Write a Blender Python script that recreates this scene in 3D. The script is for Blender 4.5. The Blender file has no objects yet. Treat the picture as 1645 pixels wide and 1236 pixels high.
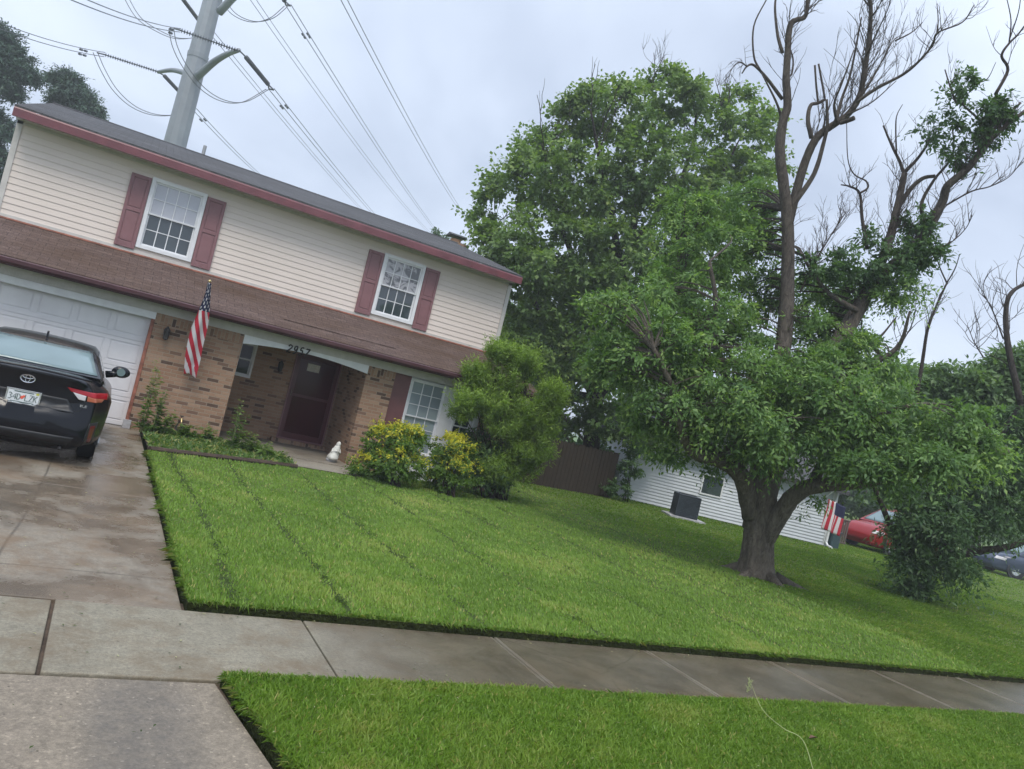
import bpy, math, random
import numpy as np
from mathutils import Vector, Matrix
from mathutils.bvhtree import BVHTree

scene = bpy.context.scene
COL = scene.collection
R = math.radians

# ---------------------------------------------------------------- camera
F, YAW, PITCH, ROLL = 1246.84, 0.47814, 0.039665, 0.235792
CX, CY, W0, H0 = 822.5, 618.0, 1645, 1236
EYE = np.array([0.0, 0.0, 1.86])
_f = np.array([math.sin(YAW)*math.cos(PITCH), math.cos(YAW)*math.cos(PITCH), math.sin(PITCH)])
_r0 = np.array([math.cos(YAW), -math.sin(YAW), 0.0])
_u0 = np.cross(_r0, _f)
_r = math.cos(ROLL)*_r0 + math.sin(ROLL)*_u0
_u = math.cos(ROLL)*_u0 - math.sin(ROLL)*_r0
cam_d = bpy.data.cameras.new('camera')
cam = bpy.data.objects.new('camera', cam_d)
COL.objects.link(cam)
cam_d.sensor_width = 36.0
cam_d.lens = 36.0*F/W0
cam_d.clip_start = 0.05
cam_d.clip_end = 3000
M = Matrix(((_r[0], _u[0], -_f[0], EYE[0]), (_r[1], _u[1], -_f[1], EYE[1]), (_r[2], _u[2], -_f[2], EYE[2]), (0, 0, 0, 1)))
cam.matrix_world = M
scene.camera = cam

def at(px, py, d):
    """world point seen at photo pixel (px,py), d metres ahead of the camera"""
    return EYE + d*(_f + _r*(px-CX)/F - _u*(py-CY)/F)
def onz(px, py, z=0.0):
    q = at(px, py, 1.0)-EYE
    return EYE + q*(z-EYE[2])/q[2]

# ---------------------------------------------------------------- sky, sun, exposure
SUN_EL, SUN_AZ = 58.0, 205.0      # azimuth from +Y clockwise: behind the camera, to the left
world = bpy.data.worlds.new('World'); scene.world = world
world.use_nodes = True
nt = world.node_tree; nt.nodes.clear()
def N(t, typ, **kw):
    n = t.nodes.new(typ)
    for k, v in kw.items(): setattr(n, k, v)
    return n
out = N(nt, 'ShaderNodeOutputWorld'); bg = N(nt, 'ShaderNodeBackground')
sky = N(nt, 'ShaderNodeTexSky', sky_type='NISHITA', sun_disc=False)
sky.sun_elevation = R(SUN_EL); sky.sun_rotation = R(SUN_AZ)
tc = N(nt, 'ShaderNodeTexCoord')
sep = N(nt, 'ShaderNodeSeparateXYZ'); nt.links.new(tc.outputs['Generated'], sep.inputs[0])
def wm(op, a, b=None, c=None):
    n = N(nt, 'ShaderNodeMath', operation=op)
    for i, v in enumerate((a, b, c)):
        if v is None: continue
        if isinstance(v, (int, float)): n.inputs[i].default_value = v
        else: nt.links.new(v, n.inputs[i])
    return n.outputs[0]
zz = wm('MAXIMUM', sep.outputs['Z'], 0.0)
den = wm('ADD', zz, 0.32)
cv = N(nt, 'ShaderNodeCombineXYZ')
nt.links.new(wm('DIVIDE', sep.outputs['X'], den), cv.inputs[0]); nt.links.new(wm('DIVIDE', sep.outputs['Y'], den), cv.inputs[1])
n1 = N(nt, 'ShaderNodeTexNoise'); n1.inputs['Scale'].default_value = 1.25; n1.inputs['Detail'].default_value = 5; n1.inputs['Roughness'].default_value = 0.5
n1.inputs['Distortion'].default_value = 0.4
nt.links.new(cv.outputs[0], n1.inputs['Vector'])
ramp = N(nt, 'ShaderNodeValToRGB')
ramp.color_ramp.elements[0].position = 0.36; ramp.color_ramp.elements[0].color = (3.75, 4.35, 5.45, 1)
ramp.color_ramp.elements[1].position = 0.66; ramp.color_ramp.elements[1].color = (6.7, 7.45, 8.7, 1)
nt.links.new(n1.outputs['Fac'], ramp.inputs[0])
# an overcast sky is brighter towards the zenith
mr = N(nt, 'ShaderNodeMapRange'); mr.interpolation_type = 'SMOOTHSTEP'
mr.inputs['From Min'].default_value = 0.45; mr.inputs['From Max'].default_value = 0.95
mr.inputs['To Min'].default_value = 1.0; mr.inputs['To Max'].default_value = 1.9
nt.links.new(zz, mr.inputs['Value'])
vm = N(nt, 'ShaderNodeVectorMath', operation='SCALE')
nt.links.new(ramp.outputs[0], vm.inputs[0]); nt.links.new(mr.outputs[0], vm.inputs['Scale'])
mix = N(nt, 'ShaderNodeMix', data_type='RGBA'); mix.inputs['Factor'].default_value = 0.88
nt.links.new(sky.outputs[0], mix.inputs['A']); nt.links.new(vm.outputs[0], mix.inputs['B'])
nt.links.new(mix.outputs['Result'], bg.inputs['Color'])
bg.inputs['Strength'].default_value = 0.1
nt.links.new(bg.outputs[0], out.inputs['Surface'])

sun_d = bpy.data.lights.new('sun', 'SUN'); sun_d.energy = 1.5; sun_d.angle = R(22); sun_d.color = (1, 0.92, 0.80)
sun = bpy.data.objects.new('sun', sun_d); COL.objects.link(sun)
az, el = R(SUN_AZ), R(SUN_EL)
sdir = Vector((math.sin(az)*math.cos(el), math.cos(az)*math.cos(el), math.sin(el)))
sun.rotation_euler = sdir.to_track_quat('Z', 'Y').to_euler()
scene.view_settings.view_transform = 'Standard'; scene.view_settings.look = 'None'
scene.view_settings.exposure = 0.72; scene.view_settings.gamma = 1
scene.cycles.use_adaptive_sampling = True
scene.cycles.max_bounces = 6; scene.cycles.transparent_max_bounces = 8
scene.cycles.diffuse_bounces = 3; scene.cycles.glossy_bounces = 3

# ---------------------------------------------------------------- materials
MATS = {}
class Mt:
    """small node-tree writer"""
    def __init__(s, name, rough=0.7, spec=0.5, metal=0.0):
        s.m = bpy.data.materials.new(name); s.m.use_nodes = True
        s.t = s.m.node_tree; s.b = s.t.nodes['Principled BSDF']
        s.b.inputs['Roughness'].default_value = rough
        s.b.inputs['Specular IOR Level'].default_value = spec
        s.b.inputs['Metallic'].default_value = metal
        s.tc = s.n('ShaderNodeTexCoord')
        s.P = s.tc.outputs['Object']
        MATS[name] = s.m
    def n(s, typ, **kw): return N(s.t, typ, **kw)
    def set(s, inp, v):
        if isinstance(v, bpy.types.NodeSocket): s.t.links.new(v, inp)
        elif isinstance(v, (tuple, list)): inp.default_value = (*v, 1)[:4] if len(inp.default_value) == 4 else v
        else: inp.default_value = v
    def math(s, op, a, b=0.0, c=0.0, clamp=False):
        n = s.n('ShaderNodeMath', operation=op, use_clamp=clamp)
        for i, v in enumerate((a, b, c)): s.set(n.inputs[i], v)
        return n.outputs[0]
    def noise(s, scale, detail=3, rough=0.5, vec=None, dist=0.0):
        n = s.n('ShaderNodeTexNoise'); s.set(n.inputs['Vector'], vec or s.P)
        n.inputs['Scale'].default_value = scale; n.inputs['Detail'].default_value = detail
        n.inputs['Roughness'].default_value = rough; n.inputs['Distortion'].default_value = dist
        return n.outputs['Fac']
    def scale(s, v3, vec=None):
        n = s.n('ShaderNodeVectorMath', operation='MULTIPLY'); s.set(n.inputs[0], vec or s.P); n.inputs[1].default_value = v3
        return n.outputs[0]
    def xyz(s, vec=None):
        n = s.n('ShaderNodeSeparateXYZ'); s.set(n.inputs[0], vec or s.P); return n.outputs
    def comb(s, x, y, z=0.0):
        n = s.n('ShaderNodeCombineXYZ'); s.set(n.inputs[0], x); s.set(n.inputs[1], y); s.set(n.inputs[2], z); return n.outputs[0]
    def ramp(s, fac, stops, const=False):
        n = s.n('ShaderNodeValToRGB'); s.set(n.inputs[0], fac); cr = n.color_ramp
        if const: cr.interpolation = 'CONSTANT'
        while len(cr.elements) < len(stops): cr.elements.new(0.5)
        for e, (p, c) in zip(cr.elements, stops):
            e.position = p; e.color = (c, c, c, 1) if isinstance(c, (int, float)) else (*c, 1)
        return n.outputs[0]
    def mix(s, f, a, b, typ='MIX'):
        n = s.n('ShaderNodeMix', data_type='RGBA', blend_type=typ)
        s.set(n.inputs['Factor'], f); s.set(n.inputs['A'], a); s.set(n.inputs['B'], b); return n.outputs['Result']
    def col(s, v): s.set(s.b.inputs['Base Color'], v); return s
    def rough(s, v): s.set(s.b.inputs['Roughness'], v); return s
    def bump(s, h, strength=0.5, dist=0.01):
        n = s.n('ShaderNodeBump'); n.inputs['Strength'].default_value = strength; n.inputs['Distance'].default_value = dist
        s.set(n.inputs['Height'], h); s.t.links.new(n.outputs[0], s.b.inputs['Normal']); return s
    def attr(s, name, out='Color'):
        n = s.n('ShaderNodeAttribute', attribute_name=name); return n.outputs[out]

def simple(name, c, rough=0.6, metal=0.0, var=0.12, scale=6.0, spec=0.5, bump=0.0, bscale=60):
    m = Mt(name, rough, spec, metal)
    f = m.noise(scale, 4, 0.6)
    d = tuple(x*(1-var*1.6) for x in c); u = tuple(min(1, x*(1+var)) for x in c)
    m.col(m.ramp(f, [(0.3, d), (0.7, u)]))
    if bump: m.bump(m.noise(bscale, 4, 0.6), bump, 0.005)
    return m.m

simple('white_paint', (0.72, 0.73, 0.76), 0.45, var=0.05)
simple('garage_white', (0.70, 0.69, 0.71), 0.45, var=0.05, scale=2)
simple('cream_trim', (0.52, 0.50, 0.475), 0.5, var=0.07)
simple('maroon_trim', (0.155, 0.050, 0.060), 0.4, var=0.15, scale=3)
simple('gutter_maroon', (0.072, 0.026, 0.033), 0.4, var=0.2, scale=3)
simple('shutter_mauve', (0.225, 0.108, 0.118), 0.45, var=0.08, scale=4)
simple('panel_mauve', (0.15, 0.060, 0.062), 0.5, var=0.1, scale=4)
simple('rust_flashing', (0.30, 0.11, 0.07), 0.6, var=0.3, scale=8)
simple('door_maroon', (0.085, 0.012, 0.020), 0.35, var=0.1)
simple('metal_dull', (0.35, 0.36, 0.37), 0.5, 0.6)
simple('black_metal', (0.02, 0.02, 0.022), 0.45, var=0.2)
simple('black_plastic', (0.018, 0.02, 0.024), 0.5, var=0.1)
simple('rubber', (0.015, 0.015, 0.016), 0.8)
simple('galvanised', (0.25, 0.275, 0.30), 0.55, 0.15, var=0.12, scale=0.5)
simple('wire', (0.10, 0.11, 0.12), 0.5, 0.3, var=0.05)
simple('insulator', (0.045, 0.055, 0.06), 0.35, var=0.1)
simple('clay_flue', (0.42, 0.25, 0.15), 0.8, var=0.2)
simple('stone_white', (0.62, 0.62, 0.58), 0.7, var=0.15, scale=20)
simple('concrete_block', (0.42, 0.42, 0.44), 0.8, var=0.2, scale=10)
simple('brass', (0.5, 0.4, 0.2), 0.4, 0.8)
simple('chrome', (0.6, 0.62, 0.64), 0.2, 0.9, var=0.02)
simple('number_black', (0.015, 0.015, 0.015), 0.5)
simple('ac_dark', (0.035, 0.045, 0.06), 0.5, var=0.2)
simple('soil', (0.075, 0.052, 0.035), 0.9, var=0.35, scale=8, bump=0.6, bscale=30)
simple('timber_edge', (0.055, 0.035, 0.024), 0.85, var=0.3, scale=12)
simple('teal_bin', (0.03, 0.06, 0.07), 0.5)
simple('porch_brown', (0.13, 0.10, 0.09), 0.7)
simple('straw', (0.32, 0.36, 0.16), 0.7, var=0.2)
simple('leaf_dry', (0.12, 0.06, 0.03), 0.7)
simple('weed_stem', (0.20, 0.25, 0.09), 0.7)

def flat(name, c, rough=0.5, metal=0.0):
    m = Mt(name, rough, 0.5, metal); m.col(m.ramp(m.noise(9, 2), [(0.3, tuple(x*0.92 for x in c)), (0.7, c)])); return m.m
flat('flag_red', (0.52, 0.02, 0.045), 0.7); flat('flag_white', (0.72, 0.70, 0.72), 0.7); flat('flag_navy', (0.015, 0.02, 0.07), 0.7)
flat('lamp_red', (0.38, 0.008, 0.018), 0.12); flat('lamp_clear', (0.62, 0.60, 0.62), 0.15); flat('lamp_amber', (0.45, 0.13, 0.07), 0.15)
flat('plate_white', (0.66, 0.70, 0.72), 0.35); flat('plate_text', (0.05, 0.10, 0.09), 0.5); flat('plate_orange', (0.75, 0.12, 0.07), 0.5)
flat('plate_yellow', (0.5, 0.5, 0.05), 0.5); flat('reflector_red', (0.16, 0.006, 0.01), 0.2)

def paint(name, c, rough=0.22):
    m = Mt(name, rough, 0.25); m.b.inputs['Coat Weight'].default_value = 0.22; m.b.inputs['Coat Roughness'].default_value = 0.04
    m.col(m.ramp(m.noise(3, 2), [(0.3, c), (0.7, tuple(x*1.15 for x in c))]))
    dr = m.noise(240, 2, 0.6)
    m.bump(m.ramp(dr, [(0.60, 0.0), (0.68, 1.0)]), 0.05, 0.0015)
    return m.m
paint('paint_black', (0.003, 0.004, 0.007)); paint('paint_red', (0.25, 0.012, 0.014)); paint('paint_blue', (0.045, 0.06, 0.095)); paint('paint_silver', (0.40, 0.42, 0.45))

def glass(name, c, rough=0.04):
    m = Mt(name, rough, 0.8); m.b.inputs['Coat Weight'].default_value = 0.25; m.b.inputs['Coat Roughness'].default_value = 0.02
    f = m.noise(1.3, 2); m.col(m.ramp(f, [(0.35, c), (0.65, tuple(x*1.25 for x in c))]))
    return m.m
glass('glass_dark', (0.032, 0.043, 0.053)); glass('glass_blind', (0.36, 0.37, 0.42), 0.1); glass('glass_black', (0.012, 0.014, 0.022))
glass('glass_curtain', (0.22, 0.26, 0.29), 0.1); glass('glass_car', (0.13, 0.185, 0.195), 0.10); b_ = MATS['glass_car'].node_tree.nodes['Principled BSDF']; b_.inputs['Coat Weight'].default_value = 0.0; b_.inputs['Specular IOR Level'].default_value = 0.45; glass('glass_door', (0.045, 0.007, 0.011), 0.12)
for q_ in ('glass_door', 'glass_black'):
    b_ = MATS[q_].node_tree.nodes['Principled BSDF']; b_.inputs['Coat Weight'].default_value = 0.0; b_.inputs['Specular IOR Level'].default_value = 0.25
# window 2: pale bands painted into the pane in place of tree reflections
m = Mt('glass_reflection', 0.08, 0.8); v = m.n('ShaderNodeTexVoronoi'); m.set(v.inputs['Vector'], m.P); v.inputs['Scale'].default_value = 5
m.col(m.mix(m.ramp(m.noise(4.5, 3, 0.6, dist=1.2), [(0.44, 0.0), (0.54, 1.0)]), (0.085, 0.09, 0.10), (0.40, 0.39, 0.42)))

# vinyl siding (laps are real geometry)
m = Mt('siding', 0.5, 0.4)
x = m.noise(0.6, 3); y = m.noise(14, 3, 0.6, m.scale((0.15, 1, 3)))
m.col(m.mix(m.math('MULTIPLY', y, 0.35), m.ramp(x, [(0.3, (0.67, 0.59, 0.535)), (0.7, (0.74, 0.65, 0.60))]), (0.52, 0.47, 0.43)))
m = Mt('siding_white', 0.5, 0.4)
m.col(m.ramp(m.noise(0.8, 4, 0.6), [(0.3, (0.50, 0.53, 0.57)), (0.7, (0.60, 0.63, 0.68))]))

def brick(name, vert=False):
    m = Mt(name, 0.85, 0.25)
    o = m.xyz(); u = m.math('ADD', o[0], o[1])
    vec = m.comb(o[2], u) if vert else m.comb(u, o[2])
    b = m.n('ShaderNodeTexBrick'); m.set(b.inputs['Vector'], vec)
    b.inputs['Scale'].default_value = 1.0; b.inputs['Brick Width'].default_value = 0.215; b.inputs['Row Height'].default_value = 0.068
    b.inputs['Mortar Size'].default_value = 0.006; b.inputs['Mortar Smooth'].default_value = 0.2; b.inputs['Bias'].default_value = 0.0
    b.inputs['Color1'].default_value = (0, 0, 0, 1); b.inputs['Color2'].default_value = (1, 1, 1, 1); b.inputs['Mortar'].default_value = (0.5, 0.5, 0.5, 1)
    tint = m.ramp(b.outputs['Color'], [(0.0, (0.30, 0.180, 0.115)), (0.25, (0.345, 0.215, 0.142)), (0.5, (0.375, 0.245, 0.166)), (0.72, (0.31, 0.175, 0.112)), (0.82, (0.17, 0.100, 0.072)), (0.91, (0.070, 0.042, 0.033))], const=True)
    n2 = m.noise(1.1, 3, 0.6); n3 = m.noise(55, 4, 0.65)
    c = m.mix(0.5, tint, m.ramp(n3, [(0.3, (0.65, 0.65, 0.65)), (0.7, (1.1, 1.1, 1.1))]), 'MULTIPLY')
    c = m.mix(m.math('MULTIPLY', n2, 0.35), c, (0.30, 0.20, 0.14))
    c = m.mix(b.outputs['Fac'], c, (0.31, 0.25, 0.19))
    m.col(c)
    h = m.math('ADD', m.math('MULTIPLY', b.outputs['Fac'], -1.0), m.math('MULTIPLY', n3, 0.5))
    m.bump(h, 0.8, 0.006)
brick('brick'); brick('brick_soldier', True)

def shingle(name, c1, c2, c3, moss=None, axis='xz'):
    m = Mt(name, 0.9, 0.2)
    o = m.xyz()
    vec = m.comb(o[0], m.math('MULTIPLY', o[1], 1.08))
    b = m.n('ShaderNodeTexBrick'); m.set(b.inputs['Vector'], vec); b.inputs['Scale'].default_value = 1.0
    b.inputs['Brick Width'].default_value = 0.30; b.inputs['Row Height'].default_value = 0.14; b.inputs['Mortar Size'].default_value = 0.004
    b.inputs['Mortar Smooth'].default_value = 0.6
    b.inputs['Color1'].default_value = (0, 0, 0, 1); b.inputs['Color2'].default_value = (1, 1, 1, 1); b.inputs['Mortar'].default_value = (0.4, 0.4, 0.4, 1)
    c = m.ramp(b.outputs['Color'], [(0.0, c1), (0.5, c2), (1.0, c3)])
    g = m.noise(38, 5, 0.75)
    c = m.mix(0.5, c, c2)
    c = m.mix(0.85, c, m.ramp(g, [(0.33, 0.42), (0.68, 1.55)]), 'MULTIPLY')
    c = m.mix(0.5, c, m.ramp(m.noise(9, 4, 0.7, m.scale((0.5, 1.6, 1))), [(0.3, 0.6), (0.7, 1.35)]), 'MULTIPLY')
    l = m.noise(0.7, 4, 0.6, m.scale((0.5, 1.6, 1)))
    if moss: c = m.mix(m.ramp(l, [(0.40, 0.0), (0.68, 0.75)]), c, moss)
    c = m.mix(b.outputs['Fac'], c, (0.03, 0.025, 0.025))
    m.col(c); m.bump(m.math('ADD', m.math('MULTIPLY', b.outputs['Fac'], -1.0), m.math('MULTIPLY', g, 0.8)), 0.9, 0.012)
shingle('shingle_grey', (0.058, 0.061, 0.068), (0.085, 0.087, 0.094), (0.12, 0.12, 0.126), (0.066, 0.064, 0.066))
shingle('shingle_brown', (0.084, 0.057, 0.050), (0.115, 0.080, 0.070), (0.145, 0.103, 0.090), (0.075, 0.045, 0.028))

# concretes
def concrete(name, base, dark, wet_lo, wet_hi, joints=None, agg=0.0, stain=None, rust=None):
    m = Mt(name, 0.7, 0.4)
    o = m.xyz()
    big = m.noise(0.8, 6, 0.68, dist=0.25); med = m.noise(3.0, 5, 0.65, dist=0.3); fine = m.noise(45, 6, 0.8); grit = m.noise(170, 3, 0.7)
    c = m.mix(m.ramp(med, [(0.35, 0.0), (0.7, 0.55)]), base, tuple(x*0.72 for x in base))
    c = m.mix(0.8, c, m.ramp(fine, [(0.35, 0.62), (0.65, 1.30)]), 'MULTIPLY'); c = m.mix(0.6, c, m.ramp(grit, [(0.35, 0.7), (0.65, 1.3)]), 'MULTIPLY')
    c = m.mix(0.6, c, m.ramp(m.noise(11, 5, 0.75), [(0.35, 0.78), (0.65, 1.18)]), 'MULTIPLY')
    pits = m.n('ShaderNodeTexVoronoi'); m.set(pits.inputs['Vector'], m.P); pits.inputs['Scale'].default_value = 9
    c = m.mix(m.ramp(pits.outputs['Distance'], [(0.045, 0.8), (0.075, 0.0)]), c, (0.03, 0.026, 0.02))
    # hairline cracks
    cr = m.n('ShaderNodeTexVoronoi', feature='DISTANCE_TO_EDGE'); m.set(cr.inputs['Vector'], m.scale((1, 1, 0), m.mix(0.12, m.P, m.n('ShaderNodeTexNoise').outputs['Color']))); cr.inputs['Scale'].default_value = 0.30
    c = m.mix(m.ramp(cr.outputs['Distance'], [(0.0, 0.75), (0.0028, 0.0)]), c, (0.03, 0.026, 0.02))
    if rust: c = m.mix(m.ramp(m.noise(1.9, 6, 0.72, dist=0.3), [(0.45, 0.0), (0.62, 0.75)]), c, rust)
    wet = m.ramp(big, [(wet_lo, 0.0), (wet_hi, 1.0)])
    if joints:
        # the sidewalk is wetter away from the drive, and drier and paler close to each joint
        x0, pitch = joints
        t = m.math('FRACT', m.math('DIVIDE', m.math('SUBTRACT', o[0], x0), pitch))
        dj = m.math('MULTIPLY', m.math('MINIMUM', t, m.math('SUBTRACT', 1.0, t)), pitch)
        near = m.ramp(m.math('ADD', dj, m.math('MULTIPLY', med, 0.05)), [(0.02, 1.0), (0.075, 0.0)])
        far = m.ramp(m.math('ADD', m.math('MULTIPLY', o[0], 0.1), m.math('MULTIPLY', big, 0.12)), [(0.20, 0.0), (0.32, 1.0)])
        wet = m.math('MAXIMUM', m.math('MULTIPLY', wet, 0.35), m.math('MULTIPLY', far, m.math('SUBTRACT', 1.0, m.math('MULTIPLY', near, 0.6))))
        edge = m.ramp(m.math('ADD', o[1], m.math('MULTIPLY', med, 0.35)), [(0.0, 0.0), (1.0, 1.0)])
    c = m.mix(m.math('MULTIPLY', wet, 0.8), c, m.mix(m.ramp(m.noise(1.4, 5, 0.7, dist=0.4), [(0.4, 0.0), (0.62, 1.0)]), dark, tuple(q_*1.9 for q_ in dark)))
    if joints:   # mud washed to the near edge
        e_ = m.math('ADD', m.math('SUBTRACT', o[1], 4.575), m.math('MULTIPLY', m.math('SUBTRACT', med, 0.5), 0.45))
        mud = m.math('MULTIPLY', m.ramp(e_, [(0.03, 1.0), (0.22, 0.0)]), m.ramp(m.math('MULTIPLY', o[0], 0.1), [(0.12, 0.1), (0.3, 1.0)]))
        c = m.mix(m.math('MULTIPLY', mud, 0.75), c, (0.125, 0.078, 0.036))
    if stain:
        sx, sy, rx, ry, sc = stain; pw = 6 if rx > 1 else 2
        dx = m.math('DIVIDE', m.math('SUBTRACT', o[0], sx), rx); dy = m.math('DIVIDE', m.math('SUBTRACT', o[1], sy), ry)
        dd = m.math('ADD', m.math('POWER', m.math('ABSOLUTE', dx), pw), m.math('POWER', m.math('ABSOLUTE', dy), pw))
        k = m.ramp(m.math('MULTIPLY', m.math('ADD', dd, m.math('MULTIPLY', m.math('ADD', med, m.math('MULTIPLY', fine, 0.6)), 1.3)), 0.33), [(0.38, 1.0), (0.52, 0.7), (0.72, 0.0)])
        c = m.mix(m.math('MULTIPLY', k, m.ramp(m.noise(9, 5, 0.75), [(0.3, 0.35), (0.7, 0.9)])), c, sc)
        wet = m.math('MAXIMUM', wet, m.math('MULTIPLY', k, 0.8 if rx > 1 else 0.2))
    if agg:
        v = m.n('ShaderNodeTexVoronoi'); m.set(v.inputs['Vector'], m.P); v.inputs['Scale'].default_value = 70
        sp = m.ramp(v.outputs['Color'], [(0.0, 0.6), (0.86, 1.15), (0.93, 2.2)])
        c = m.mix(agg, c, sp, 'MULTIPLY')
    m.col(c)
    m.rough(m.math('SUBTRACT', 0.70, m.math('MULTIPLY', wet, 0.52)))
    m.bump(m.math('ADD', fine, m.math('MULTIPLY', med, 0.6)), 0.35, 0.006)
concrete('drive_concrete', (0.225, 0.195, 0.152), (0.090, 0.070, 0.050), 0.42, 0.54, rust=(0.150, 0.100, 0.058), stain=(-2.25, 11.3, 1.85, 1.72, (0.085, 0.055, 0.034)))
concrete('walk_concrete', (0.225, 0.205, 0.155), (0.060, 0.049, 0.034), 0.5, 0.8, joints=(0.08, 1.645), rust=(0.14, 0.105, 0.065))
concrete('apron_concrete', (0.225, 0.190, 0.145), (0.16, 0.128, 0.095), 0.5, 0.75, agg=0.45, stain=(0.56, 3.85, 0.30, 0.95, (0.105, 0.095, 0.082)))
concrete('porch_concrete', (0.30, 0.27, 0.22), (0.12, 0.10, 0.08), 0.45, 0.7)
m = Mt('asphalt', 0.7); m.col(m.ramp(m.noise(80, 3, .7), [(.3, .03), (.7, .075)])); m.bump(m.noise(120, 3), .4, .01)

# lawn soil + thatch under the blades
m = Mt('turf', 0.9, 0.15)
a = m.noise(1.0, 5, 0.6); b_ = m.noise(30, 4, 0.7); d_ = m.noise(7, 3, 0.6)
c = m.mix(m.ramp(a, [(0.35, 0.0), (0.65, 1.0)]), (0.085, 0.130, 0.026), (0.120, 0.170, 0.036))
c = m.mix(m.ramp(d_, [(0.52, 0.0), (0.75, 0.5)]), c, (0.085, 0.095, 0.028))
c = m.mix(0.8, c, m.ramp(b_, [(0.3, 0.5), (0.7, 1.35)]), 'MULTIPLY')
MOW = [1.26, 2.12, 3.30, 4.58, 6.02, 7.3, 8.6, 9.9]
o = m.xyz(); rut = None      # wheel ruts left by the mower: bare dark thatch
for i_, mx in enumerate(MOW):
    dd = m.math('ABSOLUTE', m.math('SUBTRACT', m.math('SUBTRACT', o[0], mx), m.math('MULTIPLY', m.math('SINE', m.math('ADD', m.math('MULTIPLY', o[1], 0.9), i_)), 0.035)))
    rut = dd if rut is None else m.math('MINIMUM', rut, dd)
k_ = m.ramp(m.math('ADD', rut, m.math('MULTIPLY', m.math('SUBTRACT', m.noise(16, 4, .7), 0.5), 0.22)), [(0.02, 1.0), (0.07, 0.0)])
k_ = m.math('MULTIPLY', k_, m.math('GREATER_THAN', o[1], 5.8))
c = m.mix(m.math('MULTIPLY', k_, 0.8), c, (0.030, 0.048, 0.012))
m.col(c); m.bump(b_, 0.9, 0.03)
m = Mt('far_turf', 0.9, 0.15)
m.col(m.mix(0.6, m.ramp(m.noise(0.3, 5), [(0.3, (0.075, 0.15, 0.022)), (0.7, (0.11, 0.2, 0.03))]), m.ramp(m.noise(9, 4, .7), [(.3, .6), (.7, 1.3)]), 'MULTIPLY'))
m = Mt('turf_edge', 0.95, 0.1)
m.col(m.ramp(m.noise(25, 4, .7), [(.3, (0.012, 0.014, 0.006)), (.7, (0.035, 0.045, 0.013))])); m.bump(m.noise(40, 4), 1, .03)

def leafmat(name, dark, light, tip=None, rough=0.5, trans=0.40):
    m = Mt(name, rough, 0.32)
    a = m.attr('tint')
    sp = m.n('ShaderNodeSeparateColor'); m.set(sp.inputs[0], a)
    c = m.mix(sp.outputs[0], dark, light)
    if tip: c = m.mix(sp.outputs[1], c, tip)
    m.col(c)
    tr = m.n('ShaderNodeBsdfTranslucent'); m.set(tr.inputs['Color'], m.mix(1.0, c, (1.35, 1.45, 0.6), 'MULTIPLY'))
    mx = m.n('ShaderNodeMixShader'); mx.inputs[0].default_value = trans
    outn = [n for n in m.t.nodes if n.type == 'OUTPUT_MATERIAL'][0]
    m.t.links.new(m.b.outputs[0], mx.inputs[1]); m.t.links.new(tr.outputs[0], mx.inputs[2]); m.t.links.new(mx.outputs[0], outn.inputs['Surface'])
leafmat('leaf_front', (0.070, 0.145, 0.048), (0.175, 0.295, 0.090), (0.42, 0.56, 0.15))
leafmat('leaf_maple', (0.082, 0.150, 0.052), (0.180, 0.280, 0.080), (0.40, 0.46, 0.11))
leafmat('leaf_dark', (0.038, 0.088, 0.036), (0.092, 0.170, 0.062), (0.20, 0.30, 0.09))
leafmat('clipping', (0.03, 0.055, 0.012), (0.07, 0.12, 0.025), (0.50, 0.48, 0.30))
leafmat('leaf_far', (0.080, 0.145, 0.070), (0.155, 0.250, 0.105), (0.28, 0.38, 0.14))
leafmat('leaf_pine', (0.035, 0.078, 0.055), (0.070, 0.125, 0.080), (0.09, 0.14, 0.085), trans=0.15)
leafmat('leaf_bright', (0.105, 0.18, 0.032), (0.22, 0.34, 0.060), (0.38, 0.52, 0.11))
leafmat('leaf_gold', (0.06, 0.13, 0.025), (0.14, 0.24, 0.035), (0.62, 0.56, 0.05))
leafmat('leaf_weed', (0.06, 0.13, 0.030), (0.13, 0.22, 0.05), (0.32, 0.33, 0.12))
leafmat('grass_blade', (0.108, 0.198, 0.028), (0.215, 0.345, 0.052), (0.38, 0.36, 0.13), trans=0.35)

def bark(name, c1, c2):
    m = Mt(name, 0.9, 0.2)
    v = m.scale((1, 1, 0.35))
    a = m.noise(16, 6, 0.75, v, 1.0); b = m.noise(2.2, 4, 0.6)
    c = m.ramp(a, [(0.35, c1), (0.65, c2)])
    hz_ = m.ramp(m.math('MULTIPLY', m.xyz()[2], 0.1), [(0.25, 0.0), (0.55, 1.0)])      # dead wood darkens with height: silhouette against the sky painted into the bark
    c = m.mix(m.math('MULTIPLY', hz_, 0.75), c, m.ramp(a, [(0.35, (0.035, 0.030, 0.030)), (0.65, (0.105, 0.088, 0.082))]))
    m.col(m.mix(m.ramp(b, [(0.4, 0.0), (0.7, 0.5)]), c, tuple(x*0.6 for x in c2)))
    m.bump(a, 1.0, 0.06)
bark('bark', (0.065, 0.056, 0.046), (0.235, 0.20, 0.16)); bark('bark_dead', (0.060, 0.045, 0.038), (0.17, 0.125, 0.105)); bark('bark_dark', (0.025, 0.022, 0.018), (0.07, 0.058, 0.045))
m = Mt('fence_wood', 0.85, 0.2)
o = m.xyz(); g = m.noise(9, 5, .7, m.scale((9, 9, .6)))
m.col(m.ramp(g, [(0.3, (0.018, 0.014, 0.010)), (0.7, (0.058, 0.043, 0.030))])); m.bump(g, .5, .01)

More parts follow.
